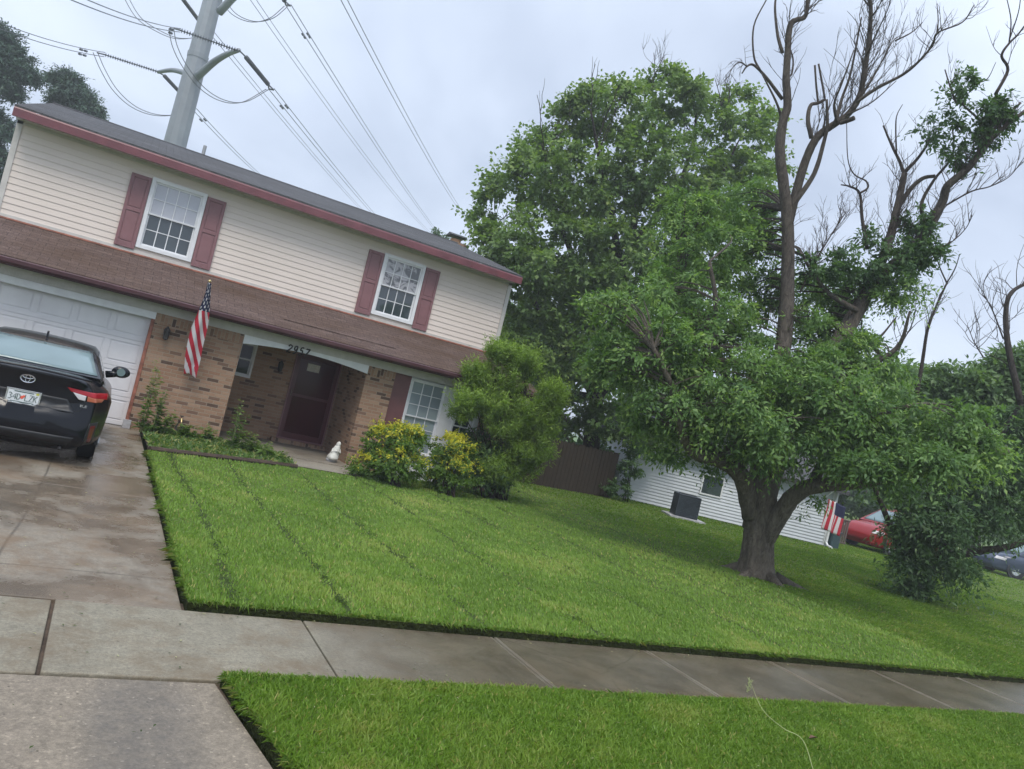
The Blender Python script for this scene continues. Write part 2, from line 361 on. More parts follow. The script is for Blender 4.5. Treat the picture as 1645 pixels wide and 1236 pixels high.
# ---------------------------------------------------------------- mesh helpers
class MB:
    def __init__(s): s.v = []; s.f = []; s.mi = []
    def add(s, vs, fs, mi=0):
        n = len(s.v); s.v += [tuple(map(float, p)) for p in vs]; s.f += [tuple(i+n for i in q) for q in fs]; s.mi += [mi]*len(fs); return s
    def box(s, x0, x1, y0, y1, z0, z1, mi=0):
        vs = [(x0,y0,z0),(x1,y0,z0),(x1,y1,z0),(x0,y1,z0),(x0,y0,z1),(x1,y0,z1),(x1,y1,z1),(x0,y1,z1)]
        return s.add(vs, [(0,3,2,1),(4,5,6,7),(0,1,5,4),(1,2,6,5),(2,3,7,6),(3,0,4,7)], mi)
    def extr(s, prof, x0, x1, axis=0, mi=0, closed=True):
        """prof: list of (a,b) in the plane normal to axis; swept from x0 to x1"""
        n = len(prof)
        def P(t, q): return (t, q[0], q[1]) if axis == 0 else ((q[0], t, q[1]) if axis == 1 else (q[0], q[1], t))
        vs = [P(x0, q) for q in prof]+[P(x1, q) for q in prof]
        fs = [(i, (i+1) % n, n+(i+1) % n, n+i) for i in range(n if closed else n-1)]
        if closed: fs += [tuple(range(n))[::-1], tuple(range(n, 2*n))]
        return s.add(vs, fs, mi)
    def tube(s, pts, rads, sides=8, mi=0, caps=True, jit=0.0, rng=None):
        pts = np.array(pts, float); k = len(pts)
        if np.isscalar(rads): rads = [rads]*k
        t = np.gradient(pts, axis=0); t /= (np.linalg.norm(t, axis=1)[:, None]+1e-9)
        ref = np.array([0.31, 0.17, 0.93]); 
        if abs(t[0]@ref) > .95: ref = np.array([1., 0, 0])
        a = np.cross(t[0], ref); a /= np.linalg.norm(a)
        vs = []
        for i in range(k):
            a = a-t[i]*(a@t[i]); a /= (np.linalg.norm(a)+1e-9); b = np.cross(t[i], a)
            for j in range(sides):
                an = 2*math.pi*j/sides
                r = rads[i]*(1+(rng.uniform(-jit, jit) if jit else 0))
                vs.append(pts[i]+r*(math.cos(an)*a+math.sin(an)*b))
        fs = [(i*sides+j, i*sides+(j+1) % sides, (i+1)*sides+(j+1) % sides, (i+1)*sides+j) for i in range(k-1) for j in range(sides)]
        if caps: fs += [tuple(range(sides))[::-1], tuple(range((k-1)*sides, k*sides))]
        return s.add(vs, fs, mi)
    def lathe(s, prof, c, axis=(0, 0, 1), sides=20, mi=0):
        """prof: (r, h) pairs, spun about axis through c"""
        ax = Vector(axis).normalized(); q = Vector((0, 0, 1)).rotation_difference(ax)
        vs = []
        for r, h in prof:
            for j in range(sides):
                an = 2*math.pi*j/sides
                p = q @ Vector((r*math.cos(an), r*math.sin(an), h)); vs.append((p.x+c[0], p.y+c[1], p.z+c[2]))
        k = len(prof)
        fs = [(i*sides+j, i*sides+(j+1) % sides, (i+1)*sides+(j+1) % sides, (i+1)*sides+j) for i in range(k-1) for j in range(sides)]
        fs += [tuple(range(sides))[::-1], tuple(range((k-1)*sides, k*sides))]
        return s.add(vs, fs, mi)
    def build(s, name, mat, parent=None, smooth=False, bevel=0.0, loc=None):
        me = bpy.data.meshes.new(name); me.from_pydata(s.v, [], s.f)
        mats = mat if isinstance(mat, (list, tuple)) else [mat]
        for q in mats: me.materials.append(MATS[q])
        if len(mats) > 1: me.polygons.foreach_set('material_index', s.mi)
        if smooth: me.polygons.foreach_set('use_smooth', [True]*len(me.polygons))
        me.update()
        o = bpy.data.objects.new(name, me); COL.objects.link(o)
        if bevel:
            b = o.modifiers.new('bevel', 'BEVEL'); b.width = bevel; b.segments = 2; b.limit_method = 'ANGLE'; b.angle_limit = R(40)
        put(o, parent, loc)
        return o
def put(o, parent, loc=None):
    """parent o; its mesh is written in world coordinates unless the parent has been placed already"""
    if parent is not None:
        o.parent = parent
        q = parent
        while q.parent is not None: q = q.parent
        if not q.get('_local'):
            o.location = tuple(-c for c in world_loc(parent))
    if loc is not None: o.location = loc
def world_loc(o):
    p = Vector(o.location)
    while o.parent is not None: o = o.parent; p += Vector(o.location)
    return p
def tag(o, label=None, cat=None, group=None, kind=None):
    for k, v in (('label', label), ('category', cat), ('group', group), ('kind', kind)):
        if v: o[k] = v
    return o
def empty(name, loc, label, cat, group=None, local=False):
    o = bpy.data.objects.new(name, None); COL.objects.link(o); o.location = tuple(map(float, loc)); o.empty_display_size = 0.3
    tag(o, label, cat, group)
    if local: o['_local'] = 1
    return o
def B(x0, x1, y0, y1, z0, z1): return MB().box(x0, x1, y0, y1, z0, z1)
def catmull(pts, n=6):
    P = np.array(pts, float)
    if len(P) < 3:
        return np.array([P[0]+(P[-1]-P[0])*t for t in np.linspace(0, 1, n+1)])
    Q = np.vstack([2*P[0]-P[1], P, 2*P[-1]-P[-2]]); out_ = []
    for i in range(1, len(Q)-2):
        for t in np.linspace(0, 1, n, endpoint=False):
            a, b, c, d = Q[i-1], Q[i], Q[i+1], Q[i+2]
            out_.append(.5*((2*b)+(-a+c)*t+(2*a-5*b+4*c-d)*t*t+(-a+3*b-3*c+d)*t**3))
    out_.append(P[-1]); return np.array(out_)
def npmesh(name, V, Fq, mat, tint=None, parent=None, smooth=False):
    """fast mesh from arrays: V (n,3), Fq (m,k) all the same size"""
    me = bpy.data.meshes.new(name); k = Fq.shape[1]
    me.vertices.add(len(V)); me.vertices.foreach_set('co', np.asarray(V, np.float32).ravel())
    me.loops.add(Fq.size); me.loops.foreach_set('vertex_index', Fq.astype(np.int32).ravel())
    me.polygons.add(len(Fq)); me.polygons.foreach_set('loop_start', np.arange(0, Fq.size, k, dtype=np.int32)); me.polygons.foreach_set('loop_total', np.full(len(Fq), k, np.int32))
    if smooth: me.polygons.foreach_set('use_smooth', np.ones(len(Fq), bool))
    me.materials.append(MATS[mat]); me.update(calc_edges=True)
    if tint is not None:
        a = me.color_attributes.new('tint', 'FLOAT_COLOR', 'POINT'); a.data.foreach_set('color', np.asarray(tint, np.float32).ravel())
    o = bpy.data.objects.new(name, me); COL.objects.link(o); put(o, parent); return o
rng = np.random.default_rng(7)
# ================================================================ SETTING
def struct(name, mb, mat, **k):
    o = mb.build(name, mat, **k); o['kind'] = 'structure'; return o
def poly_sheet(pts, z, z0=None):
    mb = MB(); n = len(pts)
    mb.add([(x, y, z) for x, y in pts], [tuple(range(n))])
    if z0 is not None:
        for i in range(n):
            (x0, y0), (x1, y1) = pts[i], pts[(i+1) % n]
            mb.add([(x0, y0, z0), (x1, y1, z0), (x1, y1, z), (x0, y0, z)], [(0, 1, 2, 3)], 1)
    return mb
struct('ground', MB().add([(-390, -70, -.16), (490, -70, -.16), (490, 690, -.16), (-390, 690, -.16)], [(0, 1, 2, 3)]), 'far_turf')
struct('road', MB().box(-200, 300, -6, 1.7, -.30, -.13), 'asphalt')
struct('kerb', MB().box(-200, -5.2, 1.7, 1.85, -.3, -.01).box(2.2, 300, 1.7, 1.85, -.3, .0), 'drive_concrete')
APR = [(2.0, 1.86), (1.36, 2.9), (1.12, 3.6), (0.96, 4.56)]            # right edge of the flared apron
ap = [(-5.0, 1.7), (2.15, 1.7)]+APR[1:]+[(-4.4, 4.56)]
struct('driveway_apron', poly_sheet(ap, -.012, -.25), ['apron_concrete', 'apron_concrete'])
# driveway slabs, a groove between them
dv = MB()
for y0, y1 in ((5.77, 9.55), (9.565, 12.9), (12.915, 15.93)):
    dv.box(-4.45, -1.77, y0, y1, -.2, .0); dv.box(-1.755, .87, y0, y1, -.2, .0)
struct('driveway', dv, 'drive_concrete', bevel=.008)
sw = MB(); xs = [.08+1.645*i for i in range(28)]
for a, b in zip(xs[:-1], xs[1:]): sw.box(a+.006, b-.006, 4.575, 5.755, -.15, .004)
for i in range(1, 12): sw.box(.08-1.645*i+.006, .08-1.645*(i-1)-.016, 4.575, 5.755, -.15, -.004)
struct('sidewalk', sw, 'walk_concrete', bevel=.008)
struct('joint_soil', MB().add([(-18, 4.3, -.03), (46, 4.3, -.03), (46, 6, -.03), (-18, 6, -.03)], [(0, 1, 2, 3)]), 'soil')
BED = [(.90, 13.07), (2.04, 13.50), (3.42, 14.10), (3.42, 15.3), (2.26, 15.82), (.90, 15.82)]
struct('lawn', poly_sheet([(.90, 5.79), (46, 5.79), (90, 20), (120, 90), (-60, 90), (-60, 26), (8.2, 26), (8.2, 15.0), (.90, 15.0)], .05, -.12), ['turf', 'turf_edge'])
struct('verge', poly_sheet([(.99, 4.56), (1.15, 3.6), (1.40, 2.9), (2.2, 1.86), (46, 1.86), (46, 4.56)], .045, -.12), ['turf', 'turf_edge'])
struct('flower_bed', poly_sheet(BED, .095, 0.0), ['soil', 'soil'])
eb = MB().tube(catmull([(.92, 13.02, .075), (2.04, 13.44, .085), (3.42, 14.04, .075)], 6), .045, 6, jit=.12, rng=random.Random(5))
tag(eb.build('bed_edging', 'timber_edge'), 'weathered dark timber edging along the weedy bed before the brick pier', 'edging')
struct('porch', MB().box(2.24, 4.86, 15.35, 17.74, -.1, .085).add([(3.45, 14.25, .06), (4.75, 14.35, .06), (4.75, 15.35, .06), (3.45, 15.35, .06)], [(0, 1, 2, 3)]), 'porch_concrete')

# ================================================================ HOUSE
YF, YU, YD = 15.84, 17.16, 17.76
H = empty('brick_house', (3, 21, 0), 'two storey house with cream siding over brown brick, mauve shutters and number 2957', 'house')
def lap_profile(z0, z1, y, lap=.121, d=.016):
    """clapboard outline from z0 up to z1, open strip facing -y"""
    p = []; z = z0
    while z < z1-1e-6:
        zt = min(z+lap, z1); p += [(y-d, z), (y-.002, zt)]; z = zt
    return p
def siding_wall(x0, x1, y, z0, z1, depth=.1, holes=()):
    mb = MB(); xs_ = sorted({x0, x1}|{h[0] for h in holes}|{h[1] for h in holes})
    for a, b in zip(xs_[:-1], xs_[1:]):
        hs = [h for h in holes if h[0] <= a+1e-6 and h[1] >= b-1e-6]
        spans = [(z0, z1)]
        for h in hs: spans = [(z0, h[2]), (h[3], z1)]
        for s0, s1 in spans:
            z = z0
            prof = []
            while z < z1-1e-6:
                zt = min(z+.121, z1)
                lo, hi = max(z, s0), min(zt, s1)
                if hi-lo > 1e-4:
                    f = lambda q: y-.013+.011*(q-z)/.121
                    prof += [(f(lo), lo), (f(hi), hi)]
                z = zt
            if prof: mb.extr(prof, a, b, 0, closed=False)
    return mb
W1 = (.04, 1.08, 3.37, 4.80); W2 = (4.95, 5.97, 3.37, 4.79)
X0, X1 = -2.34, 8.24
siding_wall(X0+.09, X1-.09, YU, 3.27, 5.02, holes=(W1, W2)).build('upper_wall', 'siding', H)
core = MB().box(X0+.02, X1-.02, YU+.25, 26.2, 2.3, 5.04).box(X0+.02, X1-.22, 18.3, 26.1, 0, 2.3).box(2.02, 2.06, 16.2, 18.3, 0, 2.3).box(5.03, 5.08, 16.2, 18.3, 0, 2.3)
core.box(X0+.02, X1-.02, YU+.005, YU+.25, 2.4, 3.37).box(X0+.02, X1-.02, YU+.005, YU+.25, 4.80, 5.04)
for a, b in ((X0+.02, .04), (1.08, 4.95), (5.97, X1-.02)): core.box(a, b, YU+.005, YU+.25, 3.37, 4.80)
core.build('wall_core', 'cream_trim', H)
# gable ends
for xa, xb in ((X0+.02, X0+.1), (X1-.1, X1-.02)): MB().extr([(YU+.01, 5.0), (26.2, 5.0), (21.7, 6.42)], xa, xb, 0).build('gable_wall', 'siding', H)
for a, b in ((X0, X0+.095), (X1-.095, X1)): MB().box(a, b, YU-.03, YU+.06, 3.27, 5.03).build('corner_board', 'cream_trim', H)
MB().box(X0, X1, YU-.035, YU-.004, 3.235, 3.30).build('wall_base_trim', 'cream_trim', H)
MB().extr([(YU-.06, 3.215), (YU-.055, 3.245), (YU-.004, 3.25), (YU-.004, 3.2)], -5.4, 8.75, 0).build('roof_flashing', 'rust_flashing', H)
MB().box(X0, X1, YU-.03, YU+.05, 4.975, 5.05).build('frieze_board', 'cream_trim', H)
# upper roof: two slopes, a thin slab each
def slab(x0, x1, a, b, t=.05):
    """a,b=(y,z) lower and upper edge"""
    return MB().extr([a, b, (b[0], b[1]-t), (a[0], a[1]-t)], x0, x1, 0)
RZ, RY = 6.54, 21.8
up = MB().extr([(16.70, 5.205), (RY, RZ), (26.95, 5.205), (26.95, 5.17), (RY, RZ-.06), (16.70, 5.17)], X0-.045, X1+.02, 0)
up.build('roof', 'shingle_grey', H)
cap = MB()
for i in range(44):
    x = X0-.045+i*.244; cap.extr([(RY-.15, RZ-.03), (RY, RZ+.022), (RY+.15, RZ-.03), (RY, RZ-.01)], x, x+.262, 0)
cap.build('ridge_cap', 'shingle_grey', H)
fs = MB().extr([(16.68, 5.00), (16.68, 5.14), (16.69, 5.165), (16.75, 5.165), (16.75, 5.00)], X0-.04, X1+.015, 0)
fs.build('fascia_board', 'maroon_trim', H)
for xa, xb in ((X0-.043, X0-.015), (X1-.01, X1+.016)):
    MB().extr([(16.76, 5.05), (16.76, 5.205), (RY, RZ-.06), (26.9, 5.205), (26.9, 5.05), (RY, RZ-.22)], xa, xb, 0).build('rake_board', 'maroon_trim', H)
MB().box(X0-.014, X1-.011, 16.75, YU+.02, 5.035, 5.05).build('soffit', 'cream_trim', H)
MB().lathe([(.045, 0), (.045, .42), (.03, .42)], (1.05, 22.4, 6.5), sides=12).build('vent_pipe', 'metal_dull', H)
# lower pent roof
lx0, lx1 = -5.4, 8.75
lr = slab(lx0, lx1, (15.44, 2.50), (YU-.01, 3.225), .05); lr.build('porch_roof', 'shingle_brown', H)
def shp(y): return 2.50+(y-15.44)*(.725/(YU-.01-15.44))
rp = MB()     # a lifted course of shingles along part of the roof
rp.add([(2.9, 15.82, shp(15.82)+.008), (5.3, 15.84, shp(15.84)+.008), (5.3, 15.96, shp(15.96)+.004), (2.9, 15.94, shp(15.94)+.004), (2.9, 15.82, shp(15.82)+.022), (5.3, 15.84, shp(15.84)+.016)], [(4, 5, 2, 3), (0, 1, 5, 4)])
rp.build('lifted_shingles', 'shingle_brown', H)
gt = MB().extr([(15.36, 2.475), (15.345, 2.46), (15.35, 2.40), (15.385, 2.36), (15.46, 2.36), (15.46, 2.475), (15.45, 2.475), (15.45, 2.375), (15.392, 2.375), (15.362, 2.405), (15.36, 2.46)], lx0, lx1, 0)
gt.build('gutter', 'gutter_maroon', H)
MB().box(lx0, lx1, 15.46, 15.50, 2.345, 2.47).build('eave_board', 'gutter_maroon', H)
sf = MB()
n = int((lx1-lx0)/.10)
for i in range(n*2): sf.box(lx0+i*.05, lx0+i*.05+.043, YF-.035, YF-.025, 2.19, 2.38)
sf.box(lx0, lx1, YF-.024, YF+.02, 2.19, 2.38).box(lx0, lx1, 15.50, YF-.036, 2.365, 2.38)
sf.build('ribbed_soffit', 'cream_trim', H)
ge = MB().extr([(15.5, 2.29), (15.5, 2.45), (YU, 3.17), (YU, 2.29)], 8.60, 8.66, 0); ge.build('roof_end_panel', 'cream_trim', H)
# brick piers and walls
MB().box(.66, 2.26, YF, 16.14, 0, 2.0).box(2.06, 2.26, 16.14, YD, 0, 2.0).build('brick_pier', 'brick', H)
MB().box(4.82, 5.44, YF, 16.14, 0, 2.0).box(4.82, 5.02, 16.14, YD, 0, 2.0).build('brick_pier', 'brick', H)
MB().box(.66, 2.26, YF+.001, 16.14, 2.0, 2.19).box(2.06, 2.26, 16.14, YD, 2.0, 2.19).build('soldier_course', 'brick_soldier', H)
MB().box(4.82, 5.44, YF+.001, 16.14, 2.0, 2.19).box(4.82, 5.02, 16.14, YD, 2.0, 2.19).build('soldier_course', 'brick_soldier', H)
rw = MB().box(2.26, 2.47, YD, YD+.2, 0, 2.30).box(2.47, 2.86, YD, YD+.2, 0, 1.32).box(2.47, 2.86, YD, YD+.2, 2.10, 2.30).box(2.86, 3.72, YD, YD+.2, 0, 2.30).box(4.77, 4.82, YD, YD+.2, 0, 2.30).box(3.72, 4.77, YD, YD+.2, 0, .17).box(3.72, 4.77, YD, YD+.2, 2.16, 2.30)
rw.build('entry_wall', 'brick', H)
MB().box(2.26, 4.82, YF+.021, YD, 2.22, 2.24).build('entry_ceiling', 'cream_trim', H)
MB().box(3.60, 4.82, YD-.16, YD, .085, .17).build('door_step', 'brick_soldier', H)
MB().box(5.44, 5.83, YF+.06, YF+.10, .35, 2.19).build('side_shutter', 'panel_mauve', H)
MB().box(5.44, 5.83, YF+.04, YF+.2, 0, .348).build('low_brick_wall', 'brick', H)
# arched white board across the entry with the number
ab = MB(); top = []; bot = []
n = 24
for i in range(n+1):
    u = i/n; x = 2.26+(4.82-2.26)*u
    bot.append((x, 2.19-.075-.10*abs(2*u-1)**1.8)); top.append((x, 2.19))
vs = [(x, y, z) for y in (YF-.02, YF+.02) for (x, z) in top+bot]
fs_ = []; m_ = n+1
for i in range(n):
    fs_ += [(i, m_+i, m_+i+1, i+1), (2*m_+i, 2*m_+i+1, 3*m_+i+1, 3*m_+i), (m_+i, 3*m_+i, 3*m_+i+1, m_+i+1), (i, i+1, 2*m_+i+1, 2*m_+i)]
fs_ += [(0, 2*m_, 3*m_, m_), (n, m_+n, 3*m_+n, 2*m_+n)]
ab.add(vs, fs_).build('arched_board', 'white_paint', H)
# house number 2957, forged strokes
GL = {'2': [[(0, .75), (.1, .95), (.35, 1), (.6, .9), (.65, .7), (.5, .5), (.2, .3), (0, .08), (.02, 0), (.3, .06), (.6, 0), (.7, .1)]],
      '9': [[(.62, .72), (.5, .95), (.25, 1), (.05, .85), (.05, .6), (.25, .46), (.5, .52), (.62, .72), (.6, .35), (.45, .1), (.2, 0), (.05, .08)]],
      '5': [[(.62, 1), (.15, .97), (.1, .6), (.35, .66), (.58, .5), (.6, .22), (.4, .02), (.15, 0), (0, .12)]],
      '7': [[(0, .88), (.1, 1), (.35, .94), (.65, 1), (.5, .6), (.28, .3), (.2, 0)]]}
hn = MB()
for k, ch in enumerate('2957'):
    for st in GL[ch]:
        pts = [(3.10+k*.118+p[0]*.098+p[1]*.025, YF-.048, 2.058+p[1]*.155) for p in catmull([(a, b, 0) for a, b in st], 3)]
        hn.tube(pts, .0135, 6)
hn.build('house_number', 'number_black', H)
# windows
def hung_window(x0, x1, z0, z1, y, top_m, bot_m, cols=4, rows=2, fr=.075, name='window'):
    w = MB()
    w.box(x0, x0+fr, y-.055, y+.06, z0, z1).box(x1-fr, x1, y-.055, y+.06, z0, z1)
    w.box(x0+fr, x1-fr, y-.055, y+.06, z0, z0+fr).box(x0+fr, x1-fr, y-.055, y+.06, z1-fr, z1)
    f = w.build(name, 'white_paint', H, bevel=.004)
    a, b, c, d = x0+fr, x1-fr, z0+fr, z1-fr; zm = (c+d)/2
    for nm, (s0, s1, yo, gm) in (('upper_sash', (zm-.015, d, y-.010, top_m)), ('lower_sash', (c, zm+.015, y+.022, bot_m))):
        t = .030
        s = MB().box(a, a+t, yo-.014, yo+.014, s0, s1).box(b-t, b, yo-.014, yo+.014, s0, s1).box(a+t, b-t, yo-.014, yo+.014, s0, s0+t).box(a+t, b-t, yo-.014, yo+.014, s1-t, s1)
        for i in range(1, cols):
            xx = a+t+(b-a-2*t)*i/cols; s.box(xx-.009, xx+.009, yo-.006, yo+.008, s0+t, s1-t)
        for j in range(1, rows):
            zc = s0+t+(s1-s0-2*t)*j/rows
            for i in range(cols):
                xa = a+t+(b-a-2*t)*i/cols+(.009 if i else 0); xb = a+t+(b-a-2*t)*(i+1)/cols-(.009 if i < cols-1 else 0)
                s.box(xa, xb, yo-.006, yo+.008, zc-.008, zc+.008)
        so = s.build(nm, 'white_paint', f)
        MB().box(a+t, b-t, yo+.0085, yo+.0115, s0+t, s1-t).build('pane', gm, so)
    return f
def shutter(x0, x1, z0, z1, y):
    s = MB().box(x0, x1, y-.045, y-.018, z0, z1)
    st, zm = .055, z0+(z1-z0)*.52
    # raised stiles and rails with sunken panels
    s.box(x0, x0+st, y-.062, y-.045, z0, z1).box(x1-st, x1, y-.062, y-.045, z0, z1)
    for a, b in ((z0, z0+.11), (zm-.035, zm+.035), (z1-.07, z1)): s.box(x0+st, x1-st, y-.062, y-.045, a, b)
    for a, b in ((z0+.13, zm-.055), (zm+.055, z1-.09)): s.box(x0+st+.02, x1-st-.02, y-.055, y-.045, a, b)
    return s.build('shutter', 'shutter_mauve', H, bevel=.005)
hung_window(*W1, YU, 'glass_blind', 'glass_dark'); hung_window(*W2, YU, 'glass_reflection', 'glass_dark')
shutter(-.335, .03, 3.31, 4.76, YU); shutter(1.09, 1.46, 3.31, 4.76, YU); shutter(4.58, 4.94, 3.31, 4.76, YU); shutter(5.98, 6.34, 3.31, 4.76, YU)
hung_window(2.47, 2.86, 1.32, 2.10, YD+.04, 'glass_black', 'glass_black', 1, 1, .045)
# ground floor window group behind the shrubs
MB().box(5.83, 7.62, YF+.12, YF+.2, .0, .55).box(5.83, 7.50, YF+.12, YF+.2, 2.166, 2.19).box(5.83, 5.85, YF+.05, YF+.2, .55, 2.165).box(6.70, 7.0, YF+.08, YF+.2, .55, 2.165).box(7.5, 7.62, YF+.03, YF+.2, .0, 2.19).build('window_surround', 'white_paint', H, bevel=.004)
hung_window(5.85, 6.70, .55, 2.165, YF+.12, 'glass_curtain', 'glass_curtain', 3, 3, .035)
hung_window(7.0, 7.5, .55, 2.165, YF+.12, 'glass_dark', 'glass_dark', 2, 3, .05)
MB().box(7.62, 8.44, YF, 16.14, 0, 2.19).box(8.24, 8.44, 16.14, 26.2, 0, 2.42).build('brick_corner', 'brick', H)
# storm door
dr = MB().box(3.74, 3.84, YD-.03, YD+.02, .20, 2.14).box(4.66, 4.75, YD-.03, YD+.02, .20, 2.14).box(3.84, 4.66, YD-.03, YD+.02, 2.03, 2.14).box(3.84, 4.66, YD-.03, YD+.02, .20, .33).box(3.84, 4.66, YD-.03, YD+.02, 1.16, 1.22)
dr_o = dr.build('storm_door', 'door_maroon', H, bevel=.006)
MB().box(3.84, 4.66, YD-.008, YD+.004, .33, 1.16).box(3.84, 4.66, YD-.008, YD+.004, 1.22, 2.03).build('door_glass', 'glass_door', dr_o)
MB().tube([(3.79, YD-.032, 1.14), (3.79, YD-.075, 1.16), (3.79, YD-.075, 1.30), (3.79, YD-.032, 1.32)], .012, 8).build('door_handle', 'chrome', dr_o)
MB().box(4.02, 4.30, YD-.013, YD-.009, 1.78, 1.95).build('door_white_patch', 'stone_white', dr_o)  # white rectangle on the upper door glass
df = MB().box(3.715, 3.74, YD-.045, YD+.02, .17, 2.165).box(4.75, 4.775, YD-.045, YD+.02, .17, 2.165).box(3.74, 4.75, YD-.045, YD+.02, 2.14, 2.165).box(3.74, 4.75, YD-.045, YD+.02, .17, .20)
df.build('door_frame', 'shutter_mauve', H)
# garage
GX0, GX1, GY = -4.3, .60, 15.98
g = MB().box(GX0, GX1, GY+.012, GY+.05, 0, 2.12)
rows, cols = 4, 8
ph, pw = 2.12/rows, (GX1-GX0)/cols
for i in range(rows):
    z0 = i*ph
    g.box(GX0, GX1, GY, GY+.011, z0+.004, z0+.09).box(GX0, GX1, GY, GY+.011, z0+ph-.07, z0+ph-.004)
    for j in range(cols+1):
        xa = max(GX0, GX0+j*pw-.05); xb = min(GX1, GX0+j*pw+.05); g.box(xa, xb, GY, GY+.011, z0+.0905, z0+ph-.0705)
    for j in range(cols): g.box(GX0+j*pw+.075, GX0+(j+1)*pw-.075, GY+.001, GY+.011, z0+.115, z0+ph-.105)
g.build('garage_door', 'garage_white', H, bevel=.003)
MB().box(GX0-.1, .66, YF-.01, YF+.02, 2.06, 2.188).box(.6, .66, YF+.02, GY-.002, 2.12, 2.188).build('garage_header', 'white_paint', H)
MB().box(.60, .655, YF-.008, GY-.002, .15, 2.058).build('garage_jamb', 'rust_flashing', H)
MB().box(.575, .70, YF-.05, GY, 0, .15).build('jamb_base_block', 'concrete_block', H)
MB().box(-5.2, GX0-.001, YF, 16.14, 0, 2.19).build('garage_pier', 'brick', H)
MB().box(-5.2, -2.38, 16.2, 26, 0, 2.3).build('garage_wall', 'siding_white', H)
# chimney
ch = MB().box(8.46, 9.0, 22.6, 23.25, 0, 6.75); c_o = ch.build('chimney', 'brick', H)
MB().lathe([(.17, 0), (.17, .12), (.14, .12)], (8.73, 22.92, 6.75)).build('chimney_flue', 'clay_flue', c_o)
MB().box(8.50, 8.98, 22.7, 23.15, 6.93, 6.945).extr([(22.66, 6.945), (22.92, 7.05), (23.19, 6.945)], 8.46, 9.02, 0).build('chimney_cap', 'black_metal', c_o)

# lamps, tap, statuette
def lantern(x, y, z, label):
    o = empty('wall_lantern', (x, y, z), label, 'lamp')
    MB().box(x-.04, x+.04, y-.02, y, z-.05, z+.09).tube([(x, y-.02, z+.05), (x, y-.08, z+.09), (x, y-.11, z+.06)], .009, 6).build('bracket', 'black_metal', o)
    MB().lathe([(.012, .13), (.02, .11), (.065, .05), (.058, .045), (.045, -.09), (.05, -.10), (.02, -.13), (.0, -.135)], (x, y-.11, z), sides=6).build('lamp_housing', 'black_metal', o)
    MB().lathe([(.05, .04), (.04, -.08)], (x, y-.11, z), sides=6).build('lamp_glass', 'glass_dark', o)
lantern(.90, YF, 1.86, 'black lantern on the tan brick pier between garage door and flag')
lantern(3.42, YD, 1.74, 'black lantern in the shaded entry, left of the maroon storm door')
tp = empty('hose_tap', (1.52, YF, .3), 'small hose tap with dark hose stub low on the brick pier under the flag', 'tap')
MB().tube([(1.52, YF, .36), (1.52, YF-.09, .36), (1.53, YF-.12, .30), (1.53, YF-.12, .25)], .014, 8).build('spout', 'brass', tp)
MB().lathe([(.035, 0), (.035, .012)], (1.52, YF-.06, .40), sides=10).tube([(1.52, YF-.06, .36), (1.52, YF-.06, .41)], .007, 6).build('tap_handle', 'black_metal', tp)
MB().tube(catmull([(1.53, YF-.12, .25), (1.56, YF-.13, .16), (1.50, YF-.14, .12), (1.46, YF-.10, .2), (1.50, YF-.08, .3)], 4), .016, 8).build('hose', 'rubber', tp)
def sstep(a, b, x):
    t = np.clip((np.asarray(x, float)-a)/(b-a), 0, 1); return t*t*(3-2*t)
def interp(x, tab):
    """smooth (monotone-ish) interpolation of a table"""
    xs_ = np.array([t[0] for t in tab]); ys_ = np.array([t[1] for t in tab])
    return np.interp(x, xs_, ys_)
# ---------------------------------------------------------------- statuette
st = empty('statuette', (4.50, 15.75, .085), 'small white kneeling statuette on the porch step beside the right brick pier', 'statue')
MB().lathe([(.10, 0), (.115, .03), (.11, .05)], (4.50, 15.75, .085), sides=18).build('base', 'concrete_block', st)
sb = MB(); c = np.array([4.50, 15.75, .135])
prof = [(0, .105), (.05, .112), (.11, .100), (.17, .085), (.22, .072), (.27, .058), (.30, .048)]
vs = []; sd = 16
for k, (h, r) in enumerate(prof):
    for j in range(sd):
        a = 2*math.pi*j/sd; rr = r*(1+.10*math.sin(3*a+k*.9)+(.25 if math.sin(a) < -.4 and h < .1 else 0))
        vs.append((c[0]+h*.22+rr*math.cos(a), c[1]+rr*math.sin(a)*1.1, c[2]+h))
sb.add(vs, [(i*sd+j, i*sd+(j+1) % sd, (i+1)*sd+(j+1) % sd, (i+1)*sd+j) for i in range(len(prof)-1) for j in range(sd)]+[tuple(range(sd))[::-1], tuple(range((len(prof)-1)*sd, len(prof)*sd))])
sb.lathe([(.03, -.07), (.048, -.035), (.050, 0), (.040, .035), (.012, .06)], (c[0]+.068, c[1]-.008, c[2]+.325), (.2, 0, 1), 14)
for s_ in (-1, 1): sb.tube([(c[0]+.05+s_*.065, c[1], c[2]+.22), (c[0]+.04+s_*.085, c[1]-.05, c[2]+.15), (c[0]+.05+s_*.01, c[1]-.115, c[2]+.20)], [.024, .022, .014], 8)
sb.build('figure', 'stone_white', st, smooth=True)

